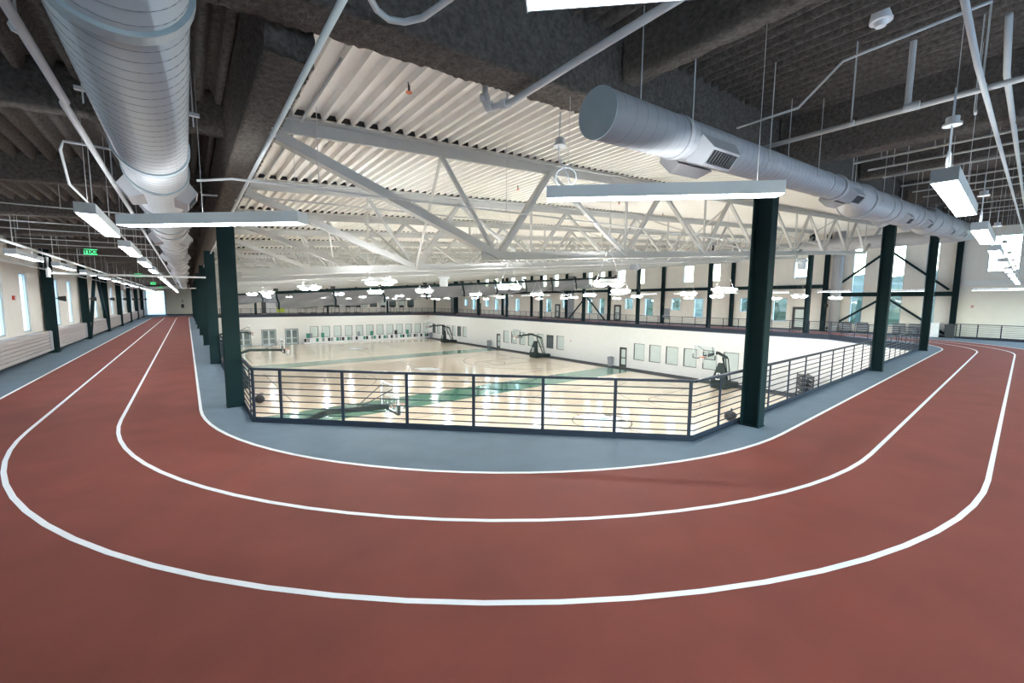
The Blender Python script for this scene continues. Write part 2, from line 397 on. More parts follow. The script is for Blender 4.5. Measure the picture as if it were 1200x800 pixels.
wall_y('wall_far', WF, .3, WL - .3, WR + .3, 0, 9.3, [(-4.9, -2.6, 0, 3.8)], 'wall', 'cream outer wall behind the far side of the track')
nwin = [(-3.5 + 5.5 * k, -1.3 + 5.5 * k, .9, 4.0) for k in range(9)] + [(-.8 + 5.5 * k, 1.4 + 5.5 * k, .9, 4.0) for k in range(8)]
wall_y('wall_near', WN - .3, .3, WL - .3, WR + .3, 0, 9.3, nwin, 'wall', 'cream outer wall behind the near straight with narrow windows')
fwin = [(16.6 + 1.965 * k, 17.93 + 1.965 * k, -4.03, -2.07) for k in range(12)]
fdoor = [(5.75, 7.85), (9.3, 11.4), (12.7, 14.75)]
wall_y('wall_court_far', YF, 0.25, XL - .3, XR + .25, ZC, -0.35, fwin + [(a, b, ZC, -2.37) for a, b in fdoor], 'wallw', 'white wall below the track at the far end of the courts')
def window_y(y, xa, xb, za, zb, label, fm, gm):
    WN_COUNT[0] += 1; yc = y + 0.12
    o = thing('window_%d' % WN_COUNT[0], None, None, ((xa + xb) / 2, yc, za)); struct(o, label); f = 0.06
    MB().box(xa, xa + f, yc - .08, yc + .08, za, zb).box(xb - f, xb, yc - .08, yc + .08, za, zb).box(xa, xb, yc - .08, yc + .08, za, za + f).box(xa, xb, yc - .08, yc + .08, zb - f, zb).build('window_frame', fm, o)
    MB().box(xa + f, xb - f, yc - .006, yc + .006, za + f, zb - f).build('pane', gm, o)
for i, h in enumerate(sorted(nwin)): window_y(WN - .27, *h, '%s narrow tall window from the left in the wall behind the near straight' % ORD2[i], 'frame', 'glass')
for i, h in enumerate(fwin): window_y(YF, *h, '%s interior window counted from the doors in the far court wall' % ORD2[i], 'dframe', 'iglass')
plainwall('wall_court_left', 'white wall below the track on the left of the courts', 'wallw', (XL - .25, XL, YN + CH, YF + .25, ZC, -.35))
plainwall('wall_court_near', 'white wall below the near straight', 'wallw', (XL + CH, XR - CH, YN - .25, YN, ZC, -.35))
for nm, p, q, lab in (('wall_court_corner', (XL, YN + CH), (XL + CH, YN), 'white chamfered wall below the near rail'), ('wall_court_corner.001', (XR - CH, YN), (XR, YN + CH), 'white chamfered wall below the far right bend')):
    struct(MB().beam((*p, (ZC - .35) / 2), (*q, (ZC - .35) / 2), .1, -ZC - .35).build(nm, 'wallw'), lab)
DN = [0]
def door(axis, c, a, b, z0, z1, leaves, label, gl='dglass'):
    DN[0] += 1
    loc = (c, (a + b) / 2, z0) if axis == 'x' else ((a + b) / 2, c, z0)
    o = thing('door_%d' % DN[0], None, None, loc); struct(o, label)
    def bx(mb, u0, u1, d0, d1, za, zb):
        return mb.box(c + d0, c + d1, u0, u1, za, zb) if axis == 'x' else mb.box(u0, u1, c + d0, c + d1, za, zb)
    f = MB(); bx(f, a, a + .08, -.08, .08, z0, z1); bx(f, b - .08, b, -.08, .08, z0, z1); bx(f, a, b, -.08, .08, z1 - .1, z1)
    f.build('door_frame', 'dframe', o)
    wd = (b - a - .16) / leaves
    for k in range(leaves):
        u0 = a + .08 + wd * k; u1 = u0 + wd; lf = MB(); s = .13 if wd > .6 else .1
        bx(lf, u0 + .01, u0 + s, -.03, .03, z0, z1 - .1); bx(lf, u1 - s, u1 - .01, -.03, .03, z0, z1 - .1)
        bx(lf, u0 + s, u1 - s, -.03, .03, z0, z0 + .28); bx(lf, u0 + s, u1 - s, -.03, .03, z1 - .25, z1 - .1); bx(lf, u0 + s, u1 - s, -.03, .03, z0 + 1.0, z0 + 1.12)
        leaf = lf.build('door_leaf', 'frame' if leaves == 2 else 'dframe', o)
        g = MB(); bx(g, u0 + s, u1 - s, -.01, .01, z0 + .28, z0 + 1.0); bx(g, u0 + s, u1 - s, -.01, .01, z0 + 1.12, z1 - .25)
        g.build('pane', gl, leaf, base=o.location)
    return o
door('x', XR + .1, 28.2, 29.2, ZC, -2.7, 1, 'glazed single door in the right court wall nearest the camera', 'iglass')
door('x', XR + .1, 52.5, 53.5, ZC, -2.7, 1, 'glazed single door farther along the right court wall', 'iglass')
for i, (a, b) in enumerate(fdoor): door('y', YF + .1, a, b, ZC, -2.37, 2, '%s dark glazed double door in the far court wall' % ['leftmost', 'middle', 'rightmost'][i])
for i, (a, b) in enumerate(((12.65, 13.85), (33.7, 34.75), (45.1, 46.1), (67, 68))):
    door('x', WR - .08, a, b, 0, 2.18, 1, '%s dark exit door with glass lites on the upper right wall' % ORD[i], 'iglass')

# baseboards
struct(MB().box(WR - .12, WR, WN, 3.1, 3.95, 4.22).build('trim_1', 'wallw'), 'white ledge across the wall at the far right')
struct(MB().box(WL, WL + .03, WN, WF, 0, .13).build('baseboard_left', 'base'), 'black rubber base along the left wall')
struct(MB().box(WR - .02, WR, WN, WF, 0, .1).build('baseboard_right', 'base'), 'dark base along the right wall')
struct(MB().box(WL, WR, WF - .02, WF, 0, .12).build('baseboard_far', 'base'), 'dark base along the far wall')

# ------------------------------------------------------------------ roof deck
PITCH = 0.2222
prof = [(0, 0), (0.055, 0), (0.078, 0.085), (0.199, 0.085)]
def deck_panel(x0, ribs, y0, y1):
    mb = MB(); pts = []
    for r in range(ribs):
        for dx, dz in prof: pts.append((x0 + r * PITCH + dx, dz))
    pts.append((x0 + ribs * PITCH, 0))
    for y in (y0, y1): mb.v += [(x, y, roof(x) + dz) for x, dz in pts]
    n = len(pts)
    for k in range(n - 1): mb.f.append((k, k + 1, n + k + 1, n + k))
    return mb
cm = MB(); x0c, x1c, y0c, y1c = 0.45, WR, 3.0, WF
i = len(cm.v)
cm.v += [(x0c, y0c, roof(x0c) + .12), (x1c, y0c, roof(x1c) + .12), (x1c, y1c, roof(x1c) + .12), (x0c, y1c, roof(x0c) + .12),
         (x0c, y0c, roof(x0c) + .4), (x1c, y0c, roof(x1c) + .4), (x1c, y1c, roof(x1c) + .4), (x0c, y1c, roof(x0c) + .4)]
cm.f += [(0, 1, 2, 3), (4, 7, 6, 5), (0, 4, 5, 1), (1, 5, 6, 2), (2, 6, 7, 3), (3, 7, 4, 0)]
ceil = struct(cm.build('ceiling', 'deck'), 'white ribbed metal roof deck over the courts')
npan = int((WR - 0.5) / (3 * PITCH)) + 1
for k in range(npan):
    deck_panel(0.45 + k * 3 * PITCH, 3, 3.0, WF).build('deck_panel', 'deck', ceil)

def fuzz(x, y, z, a, f):
    return a * noise.noise(Vector((x * f, y * f, z * f))) + 0.5 * a * noise.noise(Vector((x * f * 2.7 + 9, y * f * 2.7, z * f * 2.7)))
def spray_deck(name, label, xs, ys):
    mb = MB(); n = len(ys)
    for x in xs:
        ph = ((x - 0.45) / PITCH) % 1.0
        rib = 0.5 + 0.5 * math.cos(2 * math.pi * (ph - 0.15)); rib = max(0.0, min(1.0, 1.7 * rib - 0.35))
        for y in ys:
            mb.v.append((x, y, roof(x) + 0.17 * (1 - rib) - 0.06 + fuzz(x, y, 0, 0.011, 13)))
    for a in range(len(xs) - 1):
        for b in range(n - 1): mb.f.append((a * n + b, (a + 1) * n + b, (a + 1) * n + b + 1, a * n + b + 1))
    k = len(mb.v); X0, X1, Y0, Y1 = xs[0], xs[-1], ys[0], ys[-1]
    mb.v += [(X0, Y0, roof(X0) + .4), (X1, Y0, roof(X1) + .4), (X1, Y1, roof(X1) + .4), (X0, Y1, roof(X0) + .4)]
    mb.f.append((k, k + 3, k + 2, k + 1))
    return struct(mb.build(name, 'spray', smooth=True), label)
def frange(a, b, s):
    out = []; x = a
    while x < b - 1e-6: out.append(x); x += s
    return out + [b]
spray_deck('ceiling_left', 'dark sprayed ribbed ceiling over the left straight', frange(WL, 0.6, 0.0278), frange(WN, 2, .4)[:-1] + frange(2, 14, 0.13) + frange(14.6, WF, 1.2))
spray_deck('ceiling_near', 'dark sprayed ribbed ceiling over the near straight', frange(0.6, 15, 0.0278) + frange(15.05, WR, 0.0556), frange(WN, -2, 0.6)[:-1] + frange(-2, 3.2, 0.13))

def spray_beam(name, label, p, q, wd, ht, res, amp=0.022, group=None):
    # a sprayed beam whose underside centre line runs from p to q
    p = Vector(p); q = Vector(q); d = q - p; L = d.length; d.normalize()
    side = d.cross(Vector((0, 0, 1))).normalized(); upv = Vector((0, 0, 1))
    per = []
    nw = max(2, int(wd / res)); nh = max(2, int(ht / res))
    per += [(-wd / 2, ht * (1 - k / nh)) for k in range(nh)]
    per += [(-wd / 2 + wd * k / nw, 0) for k in range(nw)]
    per += [(wd / 2, ht * k / nh) for k in range(nh)]
    per += [(wd / 2 - wd * k / nw, ht) for k in range(nw)]
    n = len(per); m = max(2, int(L / res)); mb = MB()
    for i in range(m + 1):
        c = p + d * (L * i / m)
        for u, h in per:
            b = c + side * u + upv * h
            e = fuzz(b.x, b.y, b.z, amp, 20)
            out = (side * (u / (wd / 2)) + upv * ((h - ht / 2) / (ht / 2)))
            if out.length > 0: out.normalize()
            mb.v.append(tuple(b + out * (e + amp * 0.5)))
    for i in range(m):
        for j in range(n): mb.f.append((i * n + j, i * n + (j + 1) % n, (i + 1) * n + (j + 1) % n, (i + 1) * n + j))
    mb.f.append(tuple(range(n))); mb.f.append(tuple(m * n + j for j in range(n))[::-1])
    return tag(mb.build(name, 'spray', smooth=True), label, 'beam', group)
# girder above the left column line, and beam above the near column line
spray_beam('roof_girder', 'sprayed roof girder above the left column row, near length', (0.70, 3.55, 4.2), (0.70, 12.9, 4.2), 0.32, 0.95, 0.038)
spray_beam('roof_girder.001', 'sprayed roof girder above the left column row, far length', (0.70, 12.9, 4.2), (0.70, WF - .1, 4.2), 0.32, 0.95, 0.16)
spray_beam('roof_beam', 'big sprayed beam crossing above the rail nearest the camera', (-4.9, 3.22, 4.28 - .4), (9.0, 3.22, 4.28 + .75), 0.36, 0.9, 0.038)
spray_beam('roof_beam.001', 'far length of the big sprayed beam above the right column row', (9.0, 3.22, 4.28 + .75), (WR - .1, 3.22, 4.28 + 3.79), 0.36, 0.9, 0.16)
YB = [7.08 + 4 * k for k in range(19)]
for k, y in enumerate(YB):
    spray_beam('joist', '%s sprayed joist crossing the ceiling of the left straight' % ORD[k], (WL + .05, y, roof(WL) - .40), (0.54, y, roof(.54) - .40), 0.22, 0.5, 0.08 if k < 4 else 0.25, 0.02, 'joists over the left straight')
for k, (x, dz, wd) in enumerate(((4.05, .5, .2), (8.7, .9, .3), (14.2, .5, .22), (19.7, .9, .3), (25.2, .5, .22), (30.7, .9, .3), (36.2, .5, .22), (41.5, .9, .3))):
    spray_beam('cross_beam', '%s sprayed cross beam over the near straight' % ORD[k], (x, WN + .1, roof(x) - dz), (x, 3.0, roof(x) - dz), wd, dz + .1, 0.08 if k < 3 else 0.2, 0.02, 'cross beams over the near straight')

# ------------------------------------------------------------------ trusses
def tz(x): return roof(x) - 0.02
def bz(x): return 2.94 + x * SL
bn = [5.25 + 4.4 * k for k in range(8)]
def make_truss(ext):
    o = thing('roof_truss', None, None, (20, 0, 0))
    x0, x1 = 0.9, 40.4; Y = 0.0
    MB().beam((x0, Y, tz(x0) - .025), (x1, Y, tz(x1) - .025), .22, .035).beam((x0, Y, tz(x0) - .13), (x1, Y, tz(x1) - .13), .05, .2).build('top_chord', 'steel', o)
    b0 = bn[0] - .42 if not ext else 1.0
    MB().beam((b0, Y, bz(b0)), (bn[-1] + .4, Y, bz(bn[-1] + .4)), .05, .18).beam((b0, Y, bz(b0) - .085), (bn[-1] + .4, Y, bz(bn[-1] + .4) - .085), .2, .025).build('bottom_chord', 'steel', o)
    def web(a, b, w_, nm='diagonal'):
        MB().beam(a, b, w_ * .9, w_, (0, 1, 0)).build(nm, 'steel', o)
    web((0.95, Y, tz(.95) - .2), (bn[0], Y, bz(bn[0])), .17, 'end_diagonal')
    web((3.9, Y, tz(3.9) - .2), (bn[0] - .05, Y, bz(bn[0])), .075)
    for k, b in enumerate(bn):
        t = b + (1.45 if k == 0 else 1.75)
        if k < len(bn) - 1:
            web((b, Y, bz(b)), (t, Y, tz(t) - .2), .13 if k == 0 else .11)
            web((t, Y, tz(t) - .2), (bn[k + 1], Y, bz(bn[k + 1])), .10)
        if k > 0: web((b, Y, bz(b)), (b, Y, tz(b) - .1), .055, 'vertical')
    web((bn[-1], Y, bz(bn[-1])), (x1, Y, tz(x1) - .2), .14, 'end_diagonal')
    return o
def shade_plugs(o):
    # black plates painting the shade of the flute voids, with their foam plugs: too small to pick apart, one part
    mb = MB()
    for k in range(176):
        xa = 0.45 + (k + 2) * PITCH
        i = len(mb.v)
        mb.v += [(xa + .058, -.105, roof(xa) + .002), (xa + .216, -.105, roof(xa + .216) + .002), (xa + .197, -.105, roof(xa + .197) + .083), (xa + .080, -.105, roof(xa + .08) + .083)]
        mb.f.append((i, i + 1, i + 2, i + 3))
    c = mb.build('flute_shade_plug', 'black', o); c['kind'] = 'stuff'
def bridging(o):
    # cross bridging from this truss to the next one, 4 m further
    for xt, xb in ((3.9, 5.25), (16.0, 18.45), (29.2, 31.65)):
        MB().beam((xt, 0, tz(xt) - .2), (xb, 4, bz(xb)), .05, .05).build('sway_brace', 'steel', o)
        MB().beam((xt + 1.3, 4, tz(xt) - .15), (xb, 0, bz(xb)), .05, .05).build('sway_brace', 'steel', o)
t0 = make_truss(False); bridging(t0); t1 = make_truss(True); bridging(t1); shade_plugs(t0); shade_plugs(t1)
for k, y in enumerate(YB):
    if k == 0: o = t0
    elif k == 1: o = t1
    else: o = copy_tree(t1)
    if k == len(YB) - 1:
        for ch in list(o.children):
            if ch.name.startswith('sway_brace'): bpy.data.objects.remove(ch)
    o.location.y = y
    tag(o, '%s white steel roof truss counted from the camera' % ORD[k], 'truss', 'white roof trusses over the courts')

# ------------------------------------------------------------------ columns
def column(x, y, z1, bx, dy, label, group, z0=0.0):
    o = thing('steel_column', label, 'column', (x, y, z0), 0, group)
    MB().isec(x, y, z0 + .02, z1, bx, dy).build('shaft', 'green', o)
    MB().box(x - bx / 2 - .015, x + bx / 2 + .015, y - dy / 2 - .015, y + dy / 2 + .015, z0, z0 + .02).build('base_plate', 'green', o)
    return o
for k, y in enumerate(GRID_Y):
    column(0.745, y, 4.19, 0.31, 0.33, '%s dark green steel column along the rail of the left straight' % ORD[k], 'columns of the left rail')
for k, x in enumerate(GRID_X):
    column(x, 3.22, 4.25 + x * SL, 0.27, 0.34, '%s dark green steel column along the rail of the right straight' % ORD[k], 'columns of the right rail')
for k, y in enumerate(GRID_Y):
    o = column(XR + .2, y, roof(XR) - .25, .3, .33, '%s dark green column on the far right edge of the opening' % ORD[k], 'columns of the far right edge', -0.2)
for k, x in enumerate(GRID_X):
    column(x, YF + .2, roof(x) - .25, .3, .33, '%s dark green column on the far edge of the opening' % ['leftmost', 'middle', 'rightmost'][k], 'columns of the far edge', -0.2)
def spk(x, y, z, rot, label, grp):
    s = thing('loudspeaker', label, 'speaker', (x, y, z), rot, grp)
    MB().box(-.02, .02, -.02, .12, -.02, .02).local('bracket', 'black', s)
    sp = MB(); sp.v += [(-.07, .10, -.07), (.07, .10, -.07), (.07, .10, .07), (-.07, .10, .07), (-.12, .32, -.14), (.12, .32, -.14), (.12, .32, .11), (-.12, .32, .11)]
    sp.f += [(0, 3, 2, 1), (4, 5, 6, 7), (0, 1, 5, 4), (1, 2, 6, 5), (2, 3, 7, 6), (3, 0, 4, 7)]
    sp.local('horn', 'black', s)
for k in range(-1, 9):
    y = GRID_Y[0] + 8 * k
    column(WL + .22, y, 4.55, .32, .36, '%s dark green wall column along the left straight' % ORD[k + 1], 'wall columns of the left straight')
    if k >= 2: spk(WL + .40, y, 2.42, -1.2, 'black horn loudspeaker on the %s wall column of the left straight' % ORD[k + 1], 'speakers along the left wall')
for k in range(10):
    y = 3.35 + 8.05 * k
    column(WR - .22, y, roof(WR) - .2, .30, .34, '%s dark green wall column of the right wall' % ORD[k], 'wall columns of the right wall')
    if 0 < k < 6: spk(WR - .38, y - .1, 2.35, 2.2, 'small black loudspeaker on the %s wall column of the right wall' % ORD[k], 'speakers along the right wall')
# horizontal girts and braces of the right wall
def steel_member(name, label, cat, p, q, w_, h_, m='green', grp=None):
    mid = [(p[i] + q[i]) / 2 for i in range(3)]
    return tag(MB().beam(p, q, w_, h_).build(name, m), label, cat, grp)
for k in range(9):
    y0 = 3.35 + 8.05 * k; y1 = y0 + 8.05
    steel_member('wall_girt', 'dark green girt in the %s bay of the right wall' % ORD[k], 'girt', (WR - .15, y0 + .18, 3.30 if k == 0 else 4.05), (WR - .15, y1 - .18, 3.30 if k == 0 else 4.05), .2, .34, 'green', 'girts of the right wall')
ym = 7.3
for nm, p, q, lab in (('lower left', (11.1, .25), (ym, 3.1), 0), ('lower right', (3.7, .25), (ym, 3.1), 0), ('upper left', (11.1, 3.6), (ym, 6.9), 0), ('upper right', (3.7, 3.6), (ym, 6.9), 0)):
    steel_member('wall_brace', '%s diagonal green brace in the corner bay of the right wall' % nm, 'brace', (WR - .3, p[0], p[1]), (WR - .3, q[0], q[1]), .14, .16)
for nm, y0, y1 in (('near', 35.4, 37.8), ('far', 42.8, 40.4)):
    steel_member('wall_brace', '%s leg of the inverted V brace on the left wall' % nm, 'brace', (WL + .3, y0, .1), (WL + .3, (35.08 + 43.08) / 2 - .2 * (1 if nm == 'near' else -1), 4.3), .16, .16)
for nm, y0 in (('left', 42.9), ('right', 36.2)):
    steel_member('wall_brace', '%s leg of the inverted V brace in the middle of the right wall' % nm, 'brace', (WR - .3, y0, .1), (WR - .3, 39.6 + (.15 if nm == 'left' else -.15), 3.2), .14, .14)

# ------------------------------------------------------------------ railings
def railing(p, q, posts, label, zb=0.0, far=False):
    P = Vector((*p, zb)); Q = Vector((*q, zb)); L = (Q - P).length; d = (Q - P).normalized()
    o = thing('guard_railing', label, 'railing', tuple((P + Q) / 2))
    def bar(nm, z, r, sq=None):
        a = P + Vector((0, 0, z)); b = Q + Vector((0, 0, z))
        if sq: MB().beam(a, b, sq[0], sq[1]).build(nm, 'rail', o)
        else: MB().tube([a, b], r, 6 if far else 8).build(nm, 'rail', o, smooth=True)
    bar('top_rail', 1.06, .025, (.05, .045))
    for k in range(7): bar('bar', .93 - .125 * k, .011)
    bar('kick_plate', .05, 0, (.012, .1))
    for t in posts:
        c = P + d * t
        MB().beam(c, c + Vector((0, 0, 1.04)), .022, .055, tuple(d)).build('post', 'rail', o)
    return o
cl = CH * math.sqrt(2)
railing((XL, YN + CH), (XL + CH, YN), [.02] + [cl * (.072 + .1532 * k) for k in range(7)], 'slate railing on the diagonal corner facing the camera')
railing((XL + CH, YN), (XR - CH, YN), [.95 + 1.205 * k for k in range(21)] + [XR - CH - XL - CH - .05], 'slate railing along the right straight')
railing((XL, YN + CH), (XL, YF), [.4 + 1.3 * k for k in range(52)], 'slate railing along the left straight')
railing((XR - CH, YN), (XR, YN + CH), [cl * (.072 + .1532 * k) for k in range(7)], 'slate railing on the diagonal at the far right bend', far=True)
railing((XR, YN + CH), (XR, YF), [1.36 * k + .05 for k in range(51)], 'slate railing along the far right side of the opening', far=True)
railing((XL, YF), (XR, YF), [1.36 * k + .3 for k in range(28)], 'slate railing along the far end of the opening', far=True)
railing((44.7, 3.1), (42.6, -3.6), [.03, .25] + [1.15 + 1.15 * k for k in range(6)], 'dark railing in front of the white wall at the far right', far=True)

# ------------------------------------------------------------------ ducts
def ringpts(c, ax, r, n=40, a0=0.0, a1=2 * math.pi):
    ax = Vector(ax).normalized(); u = ax.orthogonal().normalized() if abs(ax.z) > .9 else ax.cross(Vector((0, 0, 1))).normalized(); v = u.cross(ax).normalized()
    return [Vector(c) + u * (r * math.cos(a0 + (a1 - a0) * k / n)) + v * (r * math.sin(a0 + (a1 - a0) * k / n)) for k in range(n)]
def helix(mb, c0, ax, L, r, pitch, tr, seg=36):
    ax = Vector(ax).normalized(); u = ax.cross(Vector((0, 0, 1))).normalized(); v = u.cross(ax).normalized(); c0 = Vector(c0)
    n = int(L / pitch * seg); i0 = len(mb.v)
    for k in range(n + 1):
        a = 2 * math.pi * k / seg; c = c0 + ax * (pitch * k / seg); d = u * math.cos(a) + v * math.sin(a)
        mb.v += [tuple(c + d * (r - tr) - ax * tr), tuple(c + d * (r + tr * .5)), tuple(c + d * (r - tr) + ax * tr)]
        if k:
            b = i0 + 3 * k
            mb.f += [(b - 3, b - 2, b + 1, b), (b - 2, b - 1, b + 2, b + 1)]
def collar(o, c, ax, r, wd, nm='collar', m='duct', n=40, rise=.03):
    ax = Vector(ax).normalized(); c = Vector(c)
    A = []
    for s_, rr in ((-wd / 2, r), (-wd / 2, r + rise), (wd / 2, r + rise), (wd / 2, r)): A.append(ringpts(c + ax * s_, ax, rr, n))
    mb = MB()
    for a in A: mb.v += [tuple(p) for p in a]
    for k in range(3):
        for j in range(n): mb.f.append((k * n + j, (k + 1) * n + j, (k + 1) * n + (j + 1) % n, k * n + (j + 1) % n))
    return mb.build(nm, m, o, smooth=False)
def diffuser(o, c, ax, r, ang, ln, wd, base):
    # a grille box saddled on the duct at angle ang (0 = horizontal right of the axis, -90 = below)
    ax = Vector(ax).normalized(); u = ax.cross(Vector((0, 0, 1))).normalized(); v = u.cross(ax).normalized()
    d = u * math.cos(ang) + v * math.sin(ang); tv = d.cross(ax).normalized(); c = Vector(c)
    h = .13
    def P(a, b, e): return tuple(c + ax * a + tv * b + d * e)
    mb = MB(); i = 0
    inn = r * .86
    # bevelled housing (open frame)
    mb.v += [P(-ln / 2 - .08, -wd / 2 - .05, inn), P(ln / 2 + .08, -wd / 2 - .05, inn), P(ln / 2 + .08, wd / 2 + .05, inn), P(-ln / 2 - .08, wd / 2 + .05, inn),
             P(-ln / 2, -wd / 2, r + h), P(ln / 2, -wd / 2, r + h), P(ln / 2, wd / 2, r + h), P(-ln / 2, wd / 2, r + h)]
    f = .025
    mb.v += [P(-ln / 2 + f, -wd / 2 + f, r + h), P(ln / 2 - f, -wd / 2 + f, r + h), P(ln / 2 - f, wd / 2 - f, r + h), P(-ln / 2 + f, wd / 2 - f, r + h)]
    mb.f += [(0, 1, 5, 4), (1, 2, 6, 5), (2, 3, 7, 6), (3, 0, 4, 7), (4, 5, 9, 8), (5, 6, 10, 9), (6, 7, 11, 10), (7, 4, 8, 11)]
    g = mb.build('diffuser', 'duct', o)
    bk = MB(); bk.v += [P(-ln / 2 + f, -wd / 2 + f, r + h - .05), P(ln / 2 - f, -wd / 2 + f, r + h - .05), P(ln / 2 - f, wd / 2 - f, r + h - .05), P(-ln / 2 + f, wd / 2 - f, r + h - .05)]; bk.f.append((0, 1, 2, 3))
    bk.build('grille_back', 'black', g, base=base)
    ns = 9
    sm = MB().beam(P(0, -wd / 2 + f, 0), P(0, wd / 2 - f, 0), .008, .02, tuple(d))
    for k in range(ns):
        a = -ln / 2 + f + (ln - 2 * f) * (k + .5) / ns
        MB().beam(P(a, -wd / 2 + f, r + h - .015), P(a, wd / 2 - f, r + h - .015), .006, .014, tuple(d)).build('slat', 'seam_shade_slat', g, base=base)
def strap_hanger(o, c, r, ztop, side=True):
    c = Vector(c)
# left duct
RL = 0.345; CLx, CLz = -0.23, 4.2
ld = thing('spiral_duct', 'big light grey spiral duct hanging over the left straight', 'duct', (CLx, 3.0, CLz))
def cyl(mb, p, q, r, n=40, caps=True): return mb.tube([p, q], r, n, caps)
cyl(MB(), (CLx, -5.9, CLz), (CLx, 78, CLz), RL).build('duct_body', 'duct', ld, smooth=True)
h = MB(); helix(h, (CLx, -1, CLz), (0, 1, 0), 24, RL, .148, .005); h.build('spiral_seam', 'seam_shade_slat', ld)
for y, m, rs in ((3.22, 'collar', .028), (6.5, 'collar', .02), (7.6, 'collar', .02), (9.6, 'duct', .03), (12.0, 'duct', .03), (13.0, 'duct', .03), (16, 'duct', .03), (17, 'duct', .03), (20, 'duct', .03), (24, 'duct', .03), (28, 'duct', .03), (32, 'duct', .03), (36, 'duct', .03), (40, 'duct', .03), (46, 'duct', .03), (52, 'duct', .03), (60, 'duct', .03)):
    collar(ld, (CLx, y, CLz), (0, 1, 0), RL, .10, 'collar', m, rise=rs)
for k in range(7):
    y = 8.35 + 6.0 * k
    for ang in (-2.55, -0.6): diffuser(ld, (CLx, y, CLz), (0, 1, 0), RL, ang, .62, .22, ld.location)
for k in range(14):
    y = 1.2 + 4.0 * k
    for s_ in (-1, 1):
        MB().tube([(CLx + s_ * (RL + .03), y, CLz - .12), (CLx + s_ * (RL + .03), y, roof(CLx) + .02)], .006, 5).build('hanger_rod', 'pipe', ld)
        MB().box(CLx + s_ * (RL + .03) - .05, CLx + s_ * (RL + .03) + .05, y - .02, y + .02, CLz - .02, CLz + .01).build('hanger_clip', 'pipe', ld)
# right duct: follows the roof slope
yR = 2.5
SEG = [(2.95, 11.2, .211, 3.83), (11.6, 20.6, .335, 3.70), (21.1, 36.9, .45, 3.69)]     # x range, radius, axis height at x = 0
axR = Vector((1, 0, SL)).normalized()
def segR(x):
    for sg in SEG:
        if x <= sg[1] + .3: return sg[2], sg[3] + x * SL
    return SEG[-1][2], SEG[-1][3] + x * SL
rd = thing('spiral_duct', 'light grey spiral duct with a blank end cap over the right straight', 'duct', (3, yR, 4.08))
pts = []; rad = []
for x0_, x1_, r_, z_ in SEG:
    pts += [Vector((x0_, yR, z_ + x0_ * SL)), Vector((x1_, yR, z_ + x1_ * SL))]; rad += [r_, r_]
XE = SEG[-1][1]; RE = SEG[-1][2]; zE = SEG[-1][3] + XE * SL
MB().tube(pts, rad, 44).build('duct_body', 'duct', rd, smooth=True)
el = [Vector((XE - .02, yR, zE))]
for k in range(1, 9):
    a = math.pi / 2 * k / 8
    el.append(Vector((XE + .8 * math.sin(a), yR + .8 * (1 - math.cos(a)), zE + .03)))
el.append(Vector((XE + .8, 60, zE + .03)))
MB().tube(el, RE, 44).build('elbow_run', 'duct', rd, smooth=True)
for k, (x0_, x1_, r_, z_) in enumerate(SEG):
    h = MB(); helix(h, (x0_ + .12, yR, z_ + (x0_ + .12) * SL), axR, min(x1_ - x0_, 9) - .2, r_, .165, .004); h.build('spiral_seam', 'seam_shade_slat', rd)
MB().tube([Vector((2.935, yR, 3.83 + 2.935 * SL)), Vector((2.95, yR, 3.83 + 2.95 * SL))], .217, 40).build('end_cap', 'collar', rd)
for x in (4.2, 9.2, 9.9, 11.15, 11.7, 13.6, 14.4, 17.2, 18.0, 20.5, 21.2, 24, 27, 30, 33):
    r_, z_ = segR(x); big = x in (9.9, 11.7, 14.4, 18.0, 21.2)
    collar(rd, (x, yR, z_), axR, r_, .07 if not big else .12, 'collar', 'duct', rise=.03 if big else .012)
for x in (4.75, 10.55, 15.6, 19.2, 24.5, 29.5):
    r_, z_ = segR(x)
    for ang in (-.72, -2.42): diffuser(rd, (x, yR, z_), axR, r_, ang, .62, .2, rd.location)
for k in range(16):
    x = 4.15 + 2.0 * k; r_, z_ = segR(x)
    MB().tube([(x, yR - r_ - .02, z_ - .05), (x, yR - r_ - .02, roof(x) + .02)], .006, 5).build('hanger_rod', 'pipe', rd)
    if k % 2 == 0:
        r_, z_ = segR(x - .5); MB().tube([(x - .5, yR + .05, z_ + r_ - .01), (x - .5, yR + .05, roof(x) + .02)], .006, 5).build('hanger_rod', 'pipe', rd)

# ------------------------------------------------------------------ linear light fixtures
def light_proto():
    o = thing('linear_light', None, None, (0, 0, 0)); Ln = 2.36; W_ = .19; H_ = .125
    MB().box(-Ln / 2, Ln / 2, -W_ / 2, W_ / 2, .012, H_).box(-Ln / 2, Ln / 2, -W_ / 2, -W_ / 2 + .006, 0, .012).box(-Ln / 2, Ln / 2, W_ / 2 - .006, W_ / 2, 0, .012).local('housing', 'housing', o)
    MB().box(-Ln / 2, -Ln / 2 + .006, -W_ / 2, W_ / 2, -.004, H_ + .002).local('end_cap', 'housing', o)
    MB().box(Ln / 2 - .006, Ln / 2, -W_ / 2, W_ / 2, -.004, H_ + .002).local('end_cap', 'housing', o)
    MB().box(-Ln / 2 + .02, Ln / 2 - .02, -.06, .06, H_, H_ + .003).local('added_uplight', 'lamp_up', o)  # upward glow added on the unseen top for ceiling light
    MB().box(-Ln / 2 + .007, Ln / 2 - .007, -W_ / 2 + .007, W_ / 2 - .007, 0.0, .011).local('diffuser', 'lamp', o)
    return o
lp = light_proto(); used = [False]
